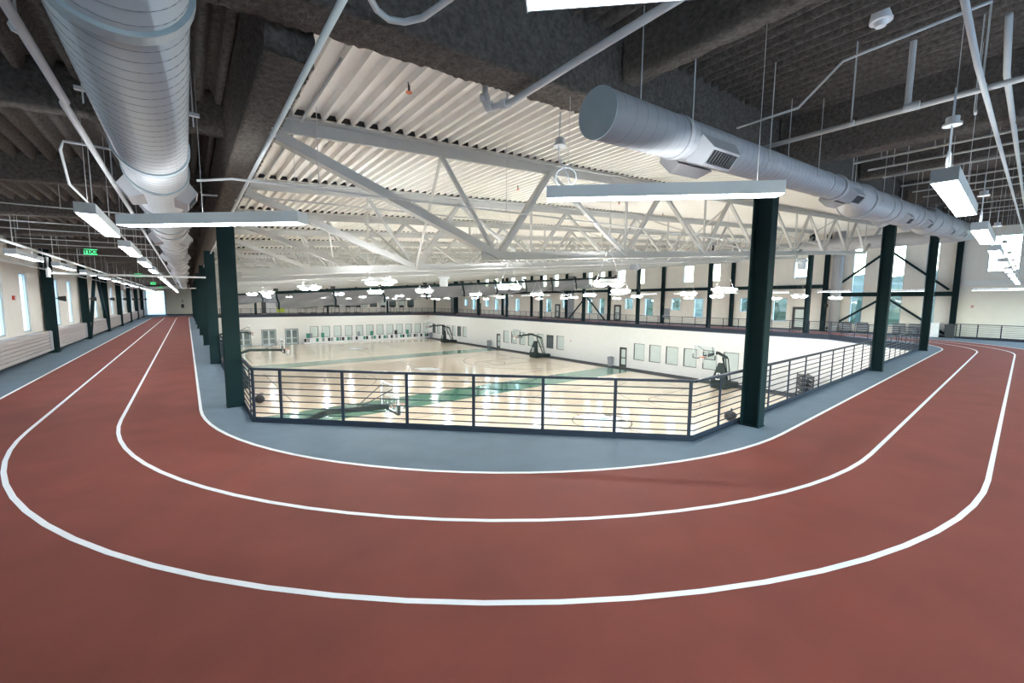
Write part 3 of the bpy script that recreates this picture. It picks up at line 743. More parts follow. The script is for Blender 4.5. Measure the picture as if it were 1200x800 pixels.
def linear(x, y, z, rot, label, grp, coil=None, cab=(-.95, .95)):
    if not used[0]: o = lp; used[0] = True
    else:
        o = lp.copy(); C.objects.link(o)
        for ch in [c for c in lp.children if c.name.split('.')[0] in ('housing', 'end_cap', 'diffuser', 'added_uplight')]:
            c = ch.copy(); C.objects.link(c); c.parent = o
    o.location = (x, y, z); o.rotation_euler = (0, 0, rot); tag(o, label, 'light fixture', grp)
    cth, sth = math.cos(rot), math.sin(rot)
    for s_ in cab:
        rx_ = roof(x + s_ * cth) - z
        MB().tube([(s_, 0, .12), (s_, 0, rx_)], .003, 4).local('suspension_cable', 'pipe', o)
    if coil is not None:
        pts = [(coil, 0, .12)]
        for k in range(21):
            a = -math.pi / 2 + 2.2 * math.pi * k / 20
            pts.append((coil + .10 + .11 * math.cos(a) * (1 if coil < 0 else 1), 0.01 * k / 20, .235 + .10 * math.sin(a)))
        pts += [(coil + .02, 0, .45), (coil + .03, 0, min(.9, roof(x) - z))]
        MB().tube(pts, .007, 6).local('power_cord', 'housing', o, smooth=True)
        if roof(x) - z > .6:
            MB().tube([(coil + .03, 0, .55), (coil + .03, 0, .57)], .07, 16).tube([(coil + .03, 0, .57), (coil + .03, 0, .63)], .05, 12).local('junction_canopy', 'pipe', o)
    return o
D = -math.pi / 4
linear(0.28, 6.18, 3.30, D, 'linear light hung diagonally across the lower end of the left duct', 'diagonal lights in the bend', None, (-.1, 1.1))
linear(3.93, 2.47, 3.50, D, 'linear light hung diagonally under the right duct', 'diagonal lights in the bend', -1.08)
linear(1.84, 0.37, 3.50, D, 'linear light at the top edge of the picture', 'diagonal lights in the bend')
for k in range(17): linear(-.90, 8.33 + 4 * k, 3.43, math.pi / 2, '%s linear light above the inner lanes of the left straight' % ORD[k], 'lights over the inner lanes of the left straight')
for k in range(14): linear(-3.08, 15.6 + 4.2 * k, 3.40, math.pi / 2, '%s linear light along the windows of the left straight' % ORD[k], 'lights along the left windows', None, (-.6, .6))
for k in range(9): linear(6.9 + 4.25 * k, .58 - .02 * k, 3.58 + .03 * k, 0.0, '%s linear light down the middle of the right straight' % ORD[k], 'lights over the right straight', -1.05)
for k in range(17): linear(42.3, -3.2 + 4.4 * k, 3.45, math.pi / 2, '%s linear light above the far right side of the track' % ORD[k], 'lights over the far right side')
for k in range(8): linear(4 + 5 * k, 80.8, 3.45, 0.0, '%s linear light above the far end of the track' % ORD2[k], 'lights over the far end')

# ------------------------------------------------------------------ gym high bays
def bay_proto():
    o = thing('high_bay_light', None, None, (0, 0, 0))
    MB().box(-.38, .38, -.19, .19, .012, .07).box(-.2, .2, -.1, .1, .07, .13).local('housing', 'whitep', o)
    for s_ in (-1, 1):
        # drop lens: a shallow bowl that also throws light sideways
        mb = MB(); nn = 14
        for rr, zz in ((.16, .011), (.155, -.01), (.13, -.035), (.08, -.05)):
            mb.v += [(s_ * .19 + rr * math.cos(2 * math.pi * k / nn), rr * math.sin(2 * math.pi * k / nn), zz) for k in range(nn)]
        for j in range(3):
            for k in range(nn): mb.f.append((j * nn + k, (j + 1) * nn + k, (j + 1) * nn + (k + 1) % nn, j * nn + (k + 1) % nn))
        mb.f.append(tuple(3 * nn + k for k in range(nn)))
        mb.local('diffuser', 'bay', o)
    MB().box(-.36, -.21, -.17, .17, .07, .074).local('added_uplight', 'bay_up', o); MB().box(.21, .36, -.17, .17, .07, .074).local('added_uplight', 'bay_up', o)  # glowing tops added out of sight to lift the deck brightness
    return o
bp = bay_proto(); n = 0
spots = [(3.8, 10.1), (8.0, 10.2), (8.1, 6.4), (14.5, 6.5), (13.7, 10.2), (19.2, 10.3), (26.0, 12.1), (27.5, 8.1), (35.5, 8.3), (36.6, 12.4),
         (3.6, 16.6), (8.4, 16.9), (7.6, 20.8), (16.2, 18.0), (14.4, 21.8), (19.0, 16.4), (24.1, 16.6), (26.1, 24.3), (33.3, 17.8), (33.0, 25.0),
         (3.9, 29.1), (8.1, 29.1), (14.7, 29.3), (22.0, 29.3), (30.0, 29.2), (14.5, 33.9), (4.0, 37.4), (24.5, 37.2), (33.5, 36.8), (15.0, 45.0), (25.5, 45.2), (6.5, 48.9), (34.0, 48.8),
         (20.9, 53.3), (10.0, 57.2), (30.0, 57.2), (5.0, 65.2), (16.0, 65.2), (27.0, 65.2), (35.0, 65.2), (10.0, 73.2), (22.0, 73.2), (33.0, 73.2)]
third = {'left': [p for p in spots if p[0] < 13], 'middle': [p for p in spots if 13 <= p[0] < 25.8], 'right': [p for p in spots if p[0] >= 25.8]}
rank = {}
for nm_, L_ in third.items():
    for i, p in enumerate(sorted(L_, key=lambda q: q[0] ** 2 + q[1] ** 2)): rank[p] = (nm_, i)
for x, y in spots:
    if n == 0: o = bp
    else:
        o = bp.copy(); C.objects.link(o)
        for ch in [c for c in bp.children if c.name.split('.')[0] in ('housing', 'diffuser', 'added_uplight')]:
            c = ch.copy(); C.objects.link(c); c.parent = o
    n += 1; o.location = (x, y, 2.85); o.rotation_euler = (0, 0, D)
    lab = '%s gym high bay light over the %s third of the courts' % (ORD[rank[(x, y)][1]], rank[(x, y)][0])
    tag(o, lab, 'light fixture', 'high bay lights over the courts')
    for s_ in (-.3, .3): MB().tube([(s_, 0, .07), (s_ * .2, 0, .75)], .004, 4).local('hanger', 'pipe', o)
    MB().tube([(0, 0, .75), (0, 0, roof(x) + .13 - 2.85)], .004, 4).local('suspension_cable', 'pipe', o)

# ------------------------------------------------------------------ divider curtains
def curtain(y, label, x0, x1, z0, sl, nsp):
    o = thing('divider_curtain', label, 'curtain', ((x0 + x1) / 2, y, z0))
    zt = lambda x: z0 + (x - x0) * sl
    MB().tube([(x0, y, zt(x0)), (x1, y, zt(x1))], .09, 12).build('drive_pipe', 'green', o, smooth=True)
    dx = (x1 - x0) / nsp
    for k in range(nsp):
        a = x0 + k * dx; b = a + dx; mb = MB(); nn = 14; rows = 7
        for i in range(nn + 1):
            t = i / nn; x = a + dx * t
            sag = .16 * math.sin(math.pi * t); hh = .85 + .05 * math.sin(k * 2.1)
            for j in range(rows + 1):
                s_ = j / rows
                mb.v.append((x, y + .12 * math.sin(t * 9 + j * 1.3) * s_ + (.10 if j == rows else 0), zt(x) - .05 - s_ * (hh + sag)))
            # folded roll at the bottom comes back up
            for j in range(4):
                mb.v.append((x, y + .22 + .05 * math.sin(t * 7 + j), zt(x) - .05 - (hh + sag) + .10 + .09 * j))
        R_ = rows + 5
        for i in range(nn):
            for j in range(R_ - 1): mb.f.append((i * R_ + j, i * R_ + j + 1, (i + 1) * R_ + j + 1, (i + 1) * R_ + j))
        mb.build('mesh_drape', 'curtain', o, smooth=True)
    for k in range(nsp + 1):
        x = x0 + k * dx
        MB().tube([(x, y - .1, zt(x)), (x + .02, y - .14, zt(x) - .3), (x + .12, y - .15, zt(x) - .65), (x + .1, y - .14, zt(x) - 1.0)], .06, 6).build('lifting_strap', 'green', o)
        MB().box(x - .12, x + .12, y - .1, y + .1, zt(x) + .1, zt(x) + .25).build('hanger_clamp', 'black', o)
        MB().tube([(x, y, zt(x) + .2), (x, y, roof(x) + .13)], .012, 5).build('hanger_rod', 'pipe', o)
curtain(28.0, 'rolled up grey mesh divider curtain above the nearer green strip', 4.2, 36.7, 2.86, .0715, 10)
curtain(51.6, 'rolled up grey mesh divider curtain above the farther green strip', 3.0, 36.6, 2.9, .0715, 10)

# ------------------------------------------------------------------ portable hoops
def text_mesh(txt, size, ext, bold=0.0):
    cu = bpy.data.curves.new('lettering', 'FONT'); cu.body = txt; cu.size = size; cu.extrude = ext; cu.offset = bold; cu.align_x = 'CENTER'; cu.align_y = 'CENTER'
    ob = bpy.data.objects.new('lettering', cu); C.objects.link(ob)
    dg = bpy.context.evaluated_depsgraph_get(); me = bpy.data.meshes.new_from_object(ob.evaluated_get(dg))
    bpy.data.objects.remove(ob); return me
def hoop():
    # local: base at origin side x=0 (rear), rim points to -x
    o = thing('basketball_hoop', None, None, (0, 0, 0))
    b = MB(); prof_ = [(-2.3, 0.05), (-2.3, .75), (-1.75, .75), (-.9, .45), (0.4, .42), (0.4, .05)]
    i = 0
    for y in (-.62, .62): b.v += [(x, y, z) for x, z in prof_]
    k_ = len(prof_); b.f.append(tuple(range(k_))); b.f.append(tuple(range(k_, 2 * k_))[::-1])
    for j in range(k_): b.f.append((j, k_ + j, k_ + (j + 1) % k_, (j + 1) % k_))
    b.local('base', 'pad', o)
    p = MB(); p.v += [(-2.36, -.55, .72), (-2.36, .55, .72), (-1.7, .45, .72), (-1.7, -.45, .72), (-1.95, -.2, 2.25), (-1.95, .2, 2.25), (-1.7, .2, 2.25), (-1.7, -.2, 2.25)]
    p.f += [(0, 1, 2, 3), (4, 7, 6, 5), (0, 4, 5, 1), (1, 5, 6, 2), (2, 6, 7, 3), (3, 7, 4, 0)]
    pad = p.local('front_pad', 'pad', o)
    me = text_mesh('B', .9, .006); me.materials.append(M['cwhite'])
    tx = bpy.data.objects.new('pad_letter', me); C.objects.link(tx); tx.parent = pad
    # lies on the sloped front face of the pad, reading from the court
    n_ = Vector((-1.53, 0, .41)).normalized(); yv = Vector((.41, 0, 1.53)).normalized(); xv = Vector((0, -1, 0))
    mw = Matrix(((xv.x, yv.x, n_.x, -2.29), (xv.y, yv.y, n_.y, 0), (xv.z, yv.z, n_.z, 1.08), (0, 0, 0, 1)))
    tx.matrix_local = mw
    MB().tube([(-.4, 0, .4), (-1.0, 0, 1.6), (-1.6, 0, 2.7)], .07, 8).local('mast', 'pad', o)
    for y in (-.12, .12): MB().tube([(-.1, y, .4), (-.8, y, 2.6)], .045, 8).local('lift_strut', 'pad', o)
    MB().beam((-.75, 0, 2.62), (-2.6, 0, 3.22), .16, .2).beam((-2.5, 0, 3.20), (-4.95, 0, 3.06), .16, .2).local('boom_arm', 'pad', o)
    for y in (-1, 1): MB().tube([(-3.7, y * .12, 3.2), (-4.9, y * .6, 3.88)], .02, 6).local('board_brace', 'dark', o)
    bd = MB().box(-5.02, -5.00, -.89, .89, 2.93, 3.97).local('backboard', 'acryl', o)
    f = MB().box(-5.04, -4.98, -.92, -.87, 2.90, 4.0).box(-5.04, -4.98, .87, .92, 2.90, 4.0).box(-5.04, -4.98, -.92, .92, 3.95, 4.0).box(-5.04, -4.98, -.92, .92, 2.90, 2.96)
    f.local('board_frame', 'whitep', bd)
    MB().box(-5.07, -4.96, -.94, .94, 2.86, 2.93).box(-5.07, -4.96, -.94, -.89, 2.86, 3.25).box(-5.07, -4.96, .89, .94, 2.86, 3.25).local('edge_padding', 'pad', bd)
    MB().box(-5.025, -5.021, -.3, .3, 3.5, 3.55).box(-5.025, -5.021, -.3, .3, 3.05, 3.1).box(-5.025, -5.021, -.3, -.25, 3.05, 3.55).box(-5.025, -5.021, .25, .3, 3.05, 3.55).local('target_square', 'cwhite', bd)
    MB().tube([(-5.40 + .23 * math.cos(2 * math.pi * k / 20), .23 * math.sin(2 * math.pi * k / 20), 3.05) for k in range(20)], .012, 6, closed=True).box(-5.2, -5.02, -.08, .08, 3.0, 3.06).local('rim', 'orange', o, smooth=True)
    nb = MB(); n_ = 16
    for j, (rr, zz) in enumerate(((.225, 3.05), (.17, 2.85), (.13, 2.62))): nb.v += [(-5.40 + rr * math.cos(2 * math.pi * k / n_), rr * math.sin(2 * math.pi * k / n_), zz) for k in range(n_)]
    for j in range(2):
        for k in range(n_): nb.f.append((j * n_ + k, j * n_ + (k + 1) % n_, (j + 1) * n_ + (k + 1) % n_, (j + 1) * n_ + k))
    nb.local('net', 'net', o, smooth=True)
    return o
hp = hoop()
hs = [(38.2, 16.2, 0, 'portable basketball hoop by the right court wall nearest the camera'), (38.2, 40.6, 0, 'portable basketball hoop by the right court wall of the middle court'), (38.2, 65.3, 0, 'portable basketball hoop by the right court wall of the farthest court'),
      (1.4, 16.2, math.pi, 'portable basketball hoop just behind the near railing'), (1.4, 40.6, math.pi, 'portable basketball hoop on the left of the middle court'), (1.4, 64.8, math.pi, 'portable basketball hoop on the left of the farthest court')]
for k, (x, y, r, lab) in enumerate(hs):
    o = hp if k == 0 else copy_tree(hp)
    o.location = (x, y, ZC); o.rotation_euler = (0, 0, r); tag(o, lab, 'basketball hoop', 'portable basketball hoops')

# ------------------------------------------------------------------ boxes along the far court wall
seq = ['black', 'greyp', 'whitep', 'whitep', 'teal', 'whitep', 'greyp', 'whitep', 'black', 'greyp', 'whitep', 'teal', 'greyp', 'black', 'whitep', 'teal', 'greyp', 'whitep', 'black', 'whitep', 'whitep', 'teal', 'black', 'whitep', 'greyp', 'teal', 'whitep', 'black',
       'whitep', 'teal', 'greyp', 'whitep', 'black', 'whitep', 'greyp', 'whitep', 'teal', 'black', 'whitep', 'teal', 'greyp', 'whitep', 'black', 'greyp', 'whitep', 'black', 'whitep', 'teal', 'black', 'whitep']
cn = {'black': 'black', 'greyp': 'grey', 'whitep': 'white', 'teal': 'green'}
cnt = {}
for k, m in enumerate(seq):
    x = 15.6 + k * .48
    cnt[m] = cnt.get(m, 0) + 1; i = cnt[m] - 1
    o = thing('locker_box', '%s %s box from the left in the low row at the far court wall' % (ORD2[i], cn[m]), 'box', (x, YF - .75, ZC + .006), 0, 'low boxes along the far court wall')
    MB().box(x - .235, x + .235, YF - 1.0, YF - .52, ZC + .006, ZC + .96).build('body', 'whitep', o)
    MB().box(x - .2, x + .2, YF - 1.02, YF - 1.0, ZC + .3, ZC + .90).build('front_panel', m, o)
for k, (i, m) in enumerate(((1, 'teal'), (2, 'greyp'), (6, 'teal'), (19, 'greyp'), (24, 'teal'), (34, 'black'), (39, 'teal'))):
    x = 15.6 + i * .48
    o = thing('storage_crate', '%s crate counted from the left standing on the low boxes, %s' % (ORD2[k], cn[m]), 'crate', (x, YF - .75, ZC + .96), 0, 'crates on the low boxes')
    MB().box(x - .2, x + .2, YF - .95, YF - .55, ZC + .96, ZC + 1.75).build('body', m, o)
    MB().box(x - .21, x + .21, YF - .96, YF - .54, ZC + 1.72, ZC + 1.78).build('lid', m, o)

def bin_(x, y, z, label, h_=.9, m='greyp'):
    o = thing('waste_bin', label, 'bin', (x, y, z))
    b = MB(); b.v += [(x - .2, y - .2, z), (x + .2, y - .2, z), (x + .2, y + .2, z), (x - .2, y + .2, z), (x - .26, y - .26, z + h_), (x + .26, y - .26, z + h_), (x + .26, y + .26, z + h_), (x - .26, y + .26, z + h_)]
    b.f += [(0, 3, 2, 1), (4, 5, 6, 7), (0, 1, 5, 4), (1, 2, 6, 5), (2, 3, 7, 6), (3, 0, 4, 7)]; b.build('body', m, o)
    MB().box(x - .28, x + .28, y - .28, y + .28, z + h_, z + h_ + .05).build('lid', m, o)
    MB().box(x - .30, x + .30, y - .12, y + .12, z + h_ + .05, z + h_ + .09).build('handle', 'dark', o)
bin_(38.9, 30.1, ZC + .006, 'grey waste bin beside the nearer court door', 1.0)
bin_(38.9, 54.9, ZC + .006, 'grey waste bin beside the farther court door', 1.0)
bin_(38.9, 75.6, ZC + .006, 'grey waste bin in the far corner of the courts', 1.0)
# equipment cart and black ball bag seen through the right railing
o = thing('equipment_cart', 'charcoal slatted equipment cart behind the right railing', 'cart', (38.0, 10.4, ZC + .006), .5)
for x in (-.8, .8):
    for y in (-.35, .35): MB().box(x - .04, x + .04, y - .04, y + .04, .12, 1.9).local('post', 'dark', o); MB().tube([(x - .03, y, .08), (x + .03, y, .08)], .08, 10).local('caster', 'black', o)
for k in range(5): MB().box(-.8, .8, -.36, .36, .3 + .36 * k, .36 + .36 * k).local('shelf', 'dark', o)
for k in range(6):
    for y in (-.39, .36): MB().box(-.8, .8, y, y + .03, .75 + .19 * k, .88 + .19 * k).local('slat', 'dark', o)
def bag(x, y, z, label, s=1.0):
    o = thing('ball_bag', label, 'bag', (x, y, z)); mb = MB(); rows, nn = 7, 12
    for j in range(rows + 1):
        a = math.pi * j / rows - math.pi / 2
        for k in range(nn):
            b = 2 * math.pi * k / nn; r = .45 * s * math.cos(a) * (1 + .12 * math.sin(3 * b + j))
            mb.v.append((r * math.cos(b), r * math.sin(b), .42 * s + .42 * s * math.sin(a)))
    for j in range(rows):
        for k in range(nn): mb.f.append((j * nn + k, j * nn + (k + 1) % nn, (j + 1) * nn + (k + 1) % nn, (j + 1) * nn + k))
    mb.local('sack', 'black', o, smooth=True)
    MB().tube([(0, 0, .8 * s), (.1, 0, 1.0 * s), (.22, 0, .95 * s), (.2, 0, .78 * s)], .03, 6).local('strap', 'black', o)
bag(26.6, 11.1, ZC + .006, 'black equipment bag on the court beside the right column', .8)
bag(34.5, 7.9, ZC + .006, 'black equipment bag low behind the right railing', 1.0)
bag(3.75, 33.9, ZC + .006, 'black equipment bag on the court left of the near railing', .75)

# ------------------------------------------------------------------ left wall details
for k in range(-1, 9):
    y0 = GRID_Y[0] + 8 * k + .45; y1 = y0 + 7.1
    o = thing('heater_cover', 'pinkish grey louvred heater cover in the %s bay of the left wall' % ORD[k + 1], 'heater cover', (WL + .15, (y0 + y1) / 2, .13), 0, 'heater covers along the left wall')
    MB().box(WL + .03, WL + .27, y0, y1, .14, 1.0).build('body', 'panel', o)
    for j in range(6): MB().box(WL + .27, WL + .31, y0 + .05, y1 - .6, .18 + .135 * j, .285 + .135 * j).build('louvre', 'panel', o)
    MB().box(WL + .27, WL + .30, y1 - .5, y1 - .0, .16, .98).build('end_panel', 'greyp', o)
def pull(x, y, z, label, ax=1):
    o = thing('fire_alarm', label, 'alarm', (x, y, z))
    MB().box(x - .03, x + .03, y - .06, y + .06, z - .08, z + .08).build('box', 'red', o)
    MB().box(x - .04 if ax < 0 else x + .03, x - .03 if ax < 0 else x + .05, y - .035, y + .035, z - .04, z + .01).build('strobe', 'whitep', o)
pull(WL + .03, 23.2, 2.42, 'red fire alarm strobe between the first windows of the left wall')
pull(WR - .03, 2.45, 2.35, 'red fire alarm strobe on the white wall at the far right', -1)
pull(XR - .03, 37.0, -2.6, 'red fire alarm strobe between window banks on the right court wall', -1)
# exit signs (edge lit panels hung over the left straight, lettering facing the far end)
txm = text_mesh('EXIT', .16, .002, .008); txm.materials.append(M['black'])
for k, (x, y, z) in enumerate(((-2.26, 18.3, 3.86), (-1.85, 28.3, 3.62), (-1.78, 38.6, 3.54), (-1.76, 48.8, 3.48))):
    o = thing('exit_sign', '%s green exit sign hung over the left straight' % ORD[k], 'exit sign', (x, y, z), 0, 'exit signs over the left straight')
    MB().box(-.15, .15, -.008, .008, -.085, .085).local('sign_panel', 'exitg', o)
    MB().box(-.165, .165, -.025, .025, .085, .12).box(-.165, -.15, -.012, .012, -.095, .085).box(.15, .165, -.012, .012, -.095, .085).box(-.165, .165, -.012, .012, -.1, -.085).local('housing', 'dark', o)
    for rot, yy in ((math.pi, .011), (0, -.011)):
        t_ = bpy.data.objects.new('lettering', txm); C.objects.link(t_); t_.parent = o
        if rot: t_.matrix_local = Matrix(((-1, 0, 0, 0), (0, 0, 1, yy), (0, 1, 0, 0), (0, 0, 0, 1)))   # reads correctly from the far end
        else: t_.matrix_local = Matrix(((-1, 0, 0, 0), (0, 0, 1, yy), (0, 1, 0, 0), (0, 0, 0, 1)))     # seen through from behind: mirrored
    MB().tube([(0, 0, .12), (0, 0, roof(x) - z)], .012, 6).local('stem', 'pipe', o)

# ------------------------------------------------------------------ pipes and conduits
def pipe(pts, r, label, m='pipe', cat='pipe', nm='sprinkler_pipe', drops=(), dl=None, grp=None):
    c = Vector(pts[0]); o = thing(nm, label, cat, tuple(c), 0, grp)
    MB().tube(pts, r, 10).build('pipe_run', m, o, smooth=True)
    for (x, y, z) in drops:
        MB().tube([(x, y, z), (x, y, roof(x) + .03)], .007 if r < .03 else .009, 5).build('hanger_rod', m, o)
        MB().tube([(x - .0, y - r - .0, z)] + [(x, y, z)], r + .006, 8).build('clamp', m, o)
    return o
pipe([(.79, -3, 4.11), (.79, 50, 4.11)], .022, 'pale sprinkler pipe along the lower edge of the left girder', drops=[(.79, y, 4.11) for y in (5, 9, 13, 17, 21)])
pipe([(-.78, -3, 4.22), (-.78, 5.7, 4.22), (-.80, 5.75, 4.22), (-.80, 70, 4.22)], .032, 'grey sprinkler main running left of the big duct', drops=[(-.8, y, 4.22) for y in (4.4, 9, 13, 17, 25)])
pipe([(-1.35, 3.6, 4.42), (-.1, 3.6, 4.42)], .012, 'thin conduit crossing above the big duct near its flange', nm='conduit', cat='conduit')
pipe([(-.6, 7.8, 4.4), (-1.12, 7.8, 4.4), (-1.16, 7.85, 4.3), (-1.16, 8.2, 3.95), (-1.16, 60, 3.95)], .016, 'thin conduit dropping beside the big duct and running down the left straight', nm='conduit', cat='conduit', drops=[(-1.16, y, 3.95) for y in (10, 14, 18, 22, 26, 30)])
pipe([(-3.35, 8, 3.78), (-3.35, 74, 3.78)], .035, 'grey sprinkler main near the left windows', drops=[(-3.35, y, 3.78) for y in range(12, 60, 4)])
pipe([(-4.3, 8, 3.55), (-4.3, 70, 3.55)], .022, 'thin pipe along the top of the left windows', drops=[(-4.3, y, 3.55) for y in range(12, 60, 6)])
for k, (y, z) in enumerate(((18.9, 3.18), (38.9, 3.22))):
    o = pipe([(-3.3, y, z + .5), (-3.3, y, z), (.6, y, z + .04)], .035, '%s white pipe crossing under the lights of the left straight' % ['near', 'far'][k], m='whitep')
    MB().tube([(-3.3, y, z - .12), (-3.3, y, z + .16)], .05, 10).build('valve', 'whitep', o)
for k, y in enumerate((13.0, 15.7, 17.3, 19.8, 21.6, 25.6)):
    pipe([(WL + .2, y, 4.28), (-.6, y, 4.36)], .014, '%s thin conduit strapped across the joists of the left straight' % ORD[k], nm='conduit', cat='conduit', drops=[(-3.5, y, 4.3), (-2, y, 4.33)], grp='conduits across the left ceiling')
pipe([(.82, 2.2, 4.34), (1.0, 2.75, 4.34), (1.1, 2.86, 4.34), (1.2, 2.9, 4.34), (1.3, 2.87, 4.35), (1.38, 2.75, 4.35), (1.5, 2.2, 4.36), (1.5, -2, 4.36)], .022, 'bent grey conduit below the near beam at the top of the picture', nm='conduit', cat='conduit')
o = pipe([(2.56, 3.70, 5.2), (2.56, 3.70, 4.48), (2.57, 3.68, 4.44), (2.60, 3.62, 4.42), (2.70, 3.42, 4.43), (2.71, 2.4, 4.45), (2.71, -4, 4.45)], .033, 'grey sprinkler main elbowing down beside the near beam', drops=[(2.70, 3.5, 4.43)])
for p in ((2.56, 3.70, 4.53), (2.585, 3.65, 4.43), (2.66, 3.5, 4.425)):
    MB().tube([(p[0] - .01, p[1] + .03, p[2]), (p[0] + .01, p[1] - .03, p[2])], .052, 10).build('coupling', 'pipe', o)
o = pipe([(6.5, 3.0, 4.60), (6.4, -4.5, 4.60)], .030, 'long grey sprinkler pipe crossing the ceiling of the right straight', drops=[(6.45, 1.5, 4.6), (6.42, .45, 4.6)])
MB().tube([(6.43, 1.0, 4.6), (6.43, 1.0, 5.3)], .03, 8).build('riser', 'pipe', o)
MB().tube([(6.43, 1.03, 4.6), (6.43, .9, 4.6)], .045, 10).build('coupling', 'pipe', o)
pipe([(5.9, 2.6, 4.75), (5.9, 1.9, 4.76), (5.75, 1.45, 5.05), (5.75, .4, 5.1)], .014, 'thin grey conduit climbing to the right ceiling', nm='conduit', cat='conduit')
pipe([(3.2, .43, 4.5), (5.3, .43, 4.5), (5.4, .42, 4.45), (44, .3, 6.6)], .022, 'grey conduit running along the right straight above the lights', nm='conduit', cat='conduit', drops=[(7, .53, 4.55)])
pipe([(5.9, .30, 5.0), (6.5, .30, 4.70), (6.9, .30, 4.72), (44, .28, 7.3)], .026, 'second grey conduit running along the right straight', nm='conduit', cat='conduit')
for k, x in enumerate((10.3, 11.4, 12.8, 14.9, 16.6, 18.4, 21.2, 23.4, 26.8, 29.2)):
    z = roof(x) - .75
    pipe([(x, 2.3, z), (x, -4.5, z)], .02, '%s slim pipe crossing the ceiling beyond the first cross beam of the right straight' % ORD[k], drops=[(x, y, z) for y in (1.9, 1.2, .1)], grp='slim pipes crossing the right ceiling')
pipe([(0.2, 7.0, 3.98), (.55, 6.6, 3.98), (9, 6.4, 4.33), (24, 6.3, 4.9)], .016, 'long thin conduit crossing in front of the first truss', nm='conduit', cat='conduit', drops=[(1.6, 6.55, 4.03), (5, 6.48, 4.17)])
pipe([(.3, 9.0, 4.2), (1.2, 9.0, 4.3), (12, 8.6, 4.75), (20, 8.6, 5.0)], .016, 'thin conduit beyond the first truss', nm='conduit', cat='conduit')
pipe([(1.5, 5.0, 5.1), (1.5, 40, 5.1)], .018, 'thin sprinkler branch under the white deck', drops=[])
for k, (x, y) in enumerate(((2.45, 5.3), (3.6, 10.1), (7.5, 9.2), (12.5, 9.5), (9.6, 5.4), (17, 10.5), (5.0, 14.2))):
    o = thing('fire_sprinkler', 'small upright sprinkler head under the white deck, %s from the camera' % ORD[k], 'sprinkler', (x, y, roof(x)), 0, 'sprinkler heads under the white deck')
    MB().tube([(x, y, roof(x) + .05), (x, y, roof(x) - .08)], .016, 8).build('body', 'dark', o); MB().tube([(x, y, roof(x) - .08), (x, y, roof(x) - .09)], .04, 10).build('deflector', 'orange', o)
sx, sy = 6.05, 1.22
o = thing('smoke_detector', 'round white smoke detector on the dark right ceiling', 'detector', (sx, sy, roof(sx) - .05))
MB().tube([(sx, sy, roof(sx) + .03), (sx, sy, roof(sx) - .08)], .10, 24).build('base', 'whitep', o); MB().tube([(sx, sy, roof(sx) - .08), (sx, sy, roof(sx) - .13)], [.065, .045], 20).build('sensor', 'whitep', o)
# hanging white cones: public address speakers over the courts
for k, (x, y, z, lab) in enumerate(((18.0, 12.6, 4.1, 'grey cylinder speaker hanging over the courts left of the right column'), (32.5, 9.6, 4.75, 'grey cylinder speaker hanging over the courts at the right'), (12.5, 22.5, 3.35, 'small grey cylinder speaker hanging by the rolled curtain'))):
    o = thing('pendant_speaker', lab, 'speaker', (x, y, z), 0, 'pendant speakers')
    s_ = 1.0
    MB().tube([(0, 0, 0), (0, 0, .45), (0, 0, .5), (0, 0, .62), (0, 0, .75)], [.24, .27, .36, .36, .2], 20).local('body', 'greyp' if k == 0 else 'housing', o, smooth=False)
    MB().tube([(0, 0, .75), (0, 0, roof(x) - z)], .012, 5).local('hanger', 'pipe', o)

# ------------------------------------------------------------------ furniture on the upper level
def tread(x, y, rot, label):
    o = thing('exercise_machine', label, 'exercise machine', (x, y, 0), rot, 'exercise machines on the upper level')
    MB().box(-.4, .4, -.9, .9, .0, .22).local('deck', 'dark', o)
    for s_ in (-.38, .38): MB().beam((s_, .7, .2), (s_, .85, 1.35), .06, .1).beam((s_, .85, 1.05), (s_, .1, .95), .05, .05).local('upright', 'greyp', o)
    MB().box(-.42, .42, .72, .92, 1.15, 1.6).local('console', 'black', o)
for k in range(10): tread(16.5 + 2.0 * k + (3 if k > 5 else 0), 82.9, math.pi, '%s dark exercise machine along the far wall' % ORD2[k])
for k, y in enumerate((9.6, 8.5, 6.2, 5.25)): 
    o = thing('bench_box', '%s dark slatted panel standing in the braced corner bay' % ['leftmost', 'second', 'third', 'rightmost'][k], 'panel', (WR - .75, y, 0), 0, 'slatted panels in the corner bay')
    MB().box(WR - .8, WR - .7, y - .38, y + .38, .15, .95).build('board', 'dark', o)
    for j in range(4): MB().box(WR - .83, WR - .8, y - .36, y + .36, .22 + .18 * j, .32 + .18 * j).build('slat', 'greyp', o)
    for s_ in (-.3, .3): MB().box(WR - .95, WR - .55, y + s_ - .03, y + s_ + .03, 0, .15).build('foot', 'dark', o)
o = thing('storage_cabinet', 'white low cabinet beside the corner column', 'cabinet', (WR - .9, 4.35, 0)); MB().box(WR - 1.2, WR - .6, 3.95, 4.75, .03, 1.05).build('body', 'whitep', o); MB().box(WR - 1.23, WR - .57, 3.92, 4.78, 1.05, 1.1).build('top', 'whitep', o); MB().box(WR - 1.22, WR - 1.2, 4.0, 4.7, .08, 1.0).build('door', 'whitep', o)
bin_(WR - .75, 3.45 - .05, 0, 'dark grey bin between the white cabinet and the far right railing', .95, 'dark')
o = thing('drinking_fountain', 'grey wall unit of a drinking fountain beside a right wall column', 'fountain', (WR - .1, 27.0, .9)); MB().box(WR - .12, WR, 26.6, 27.4, .55, 1.8).build('back_panel', 'greyp', o); MB().box(WR - .5, WR - .1, 26.7, 27.3, .75, 1.0).build('basin', 'greyp', o)
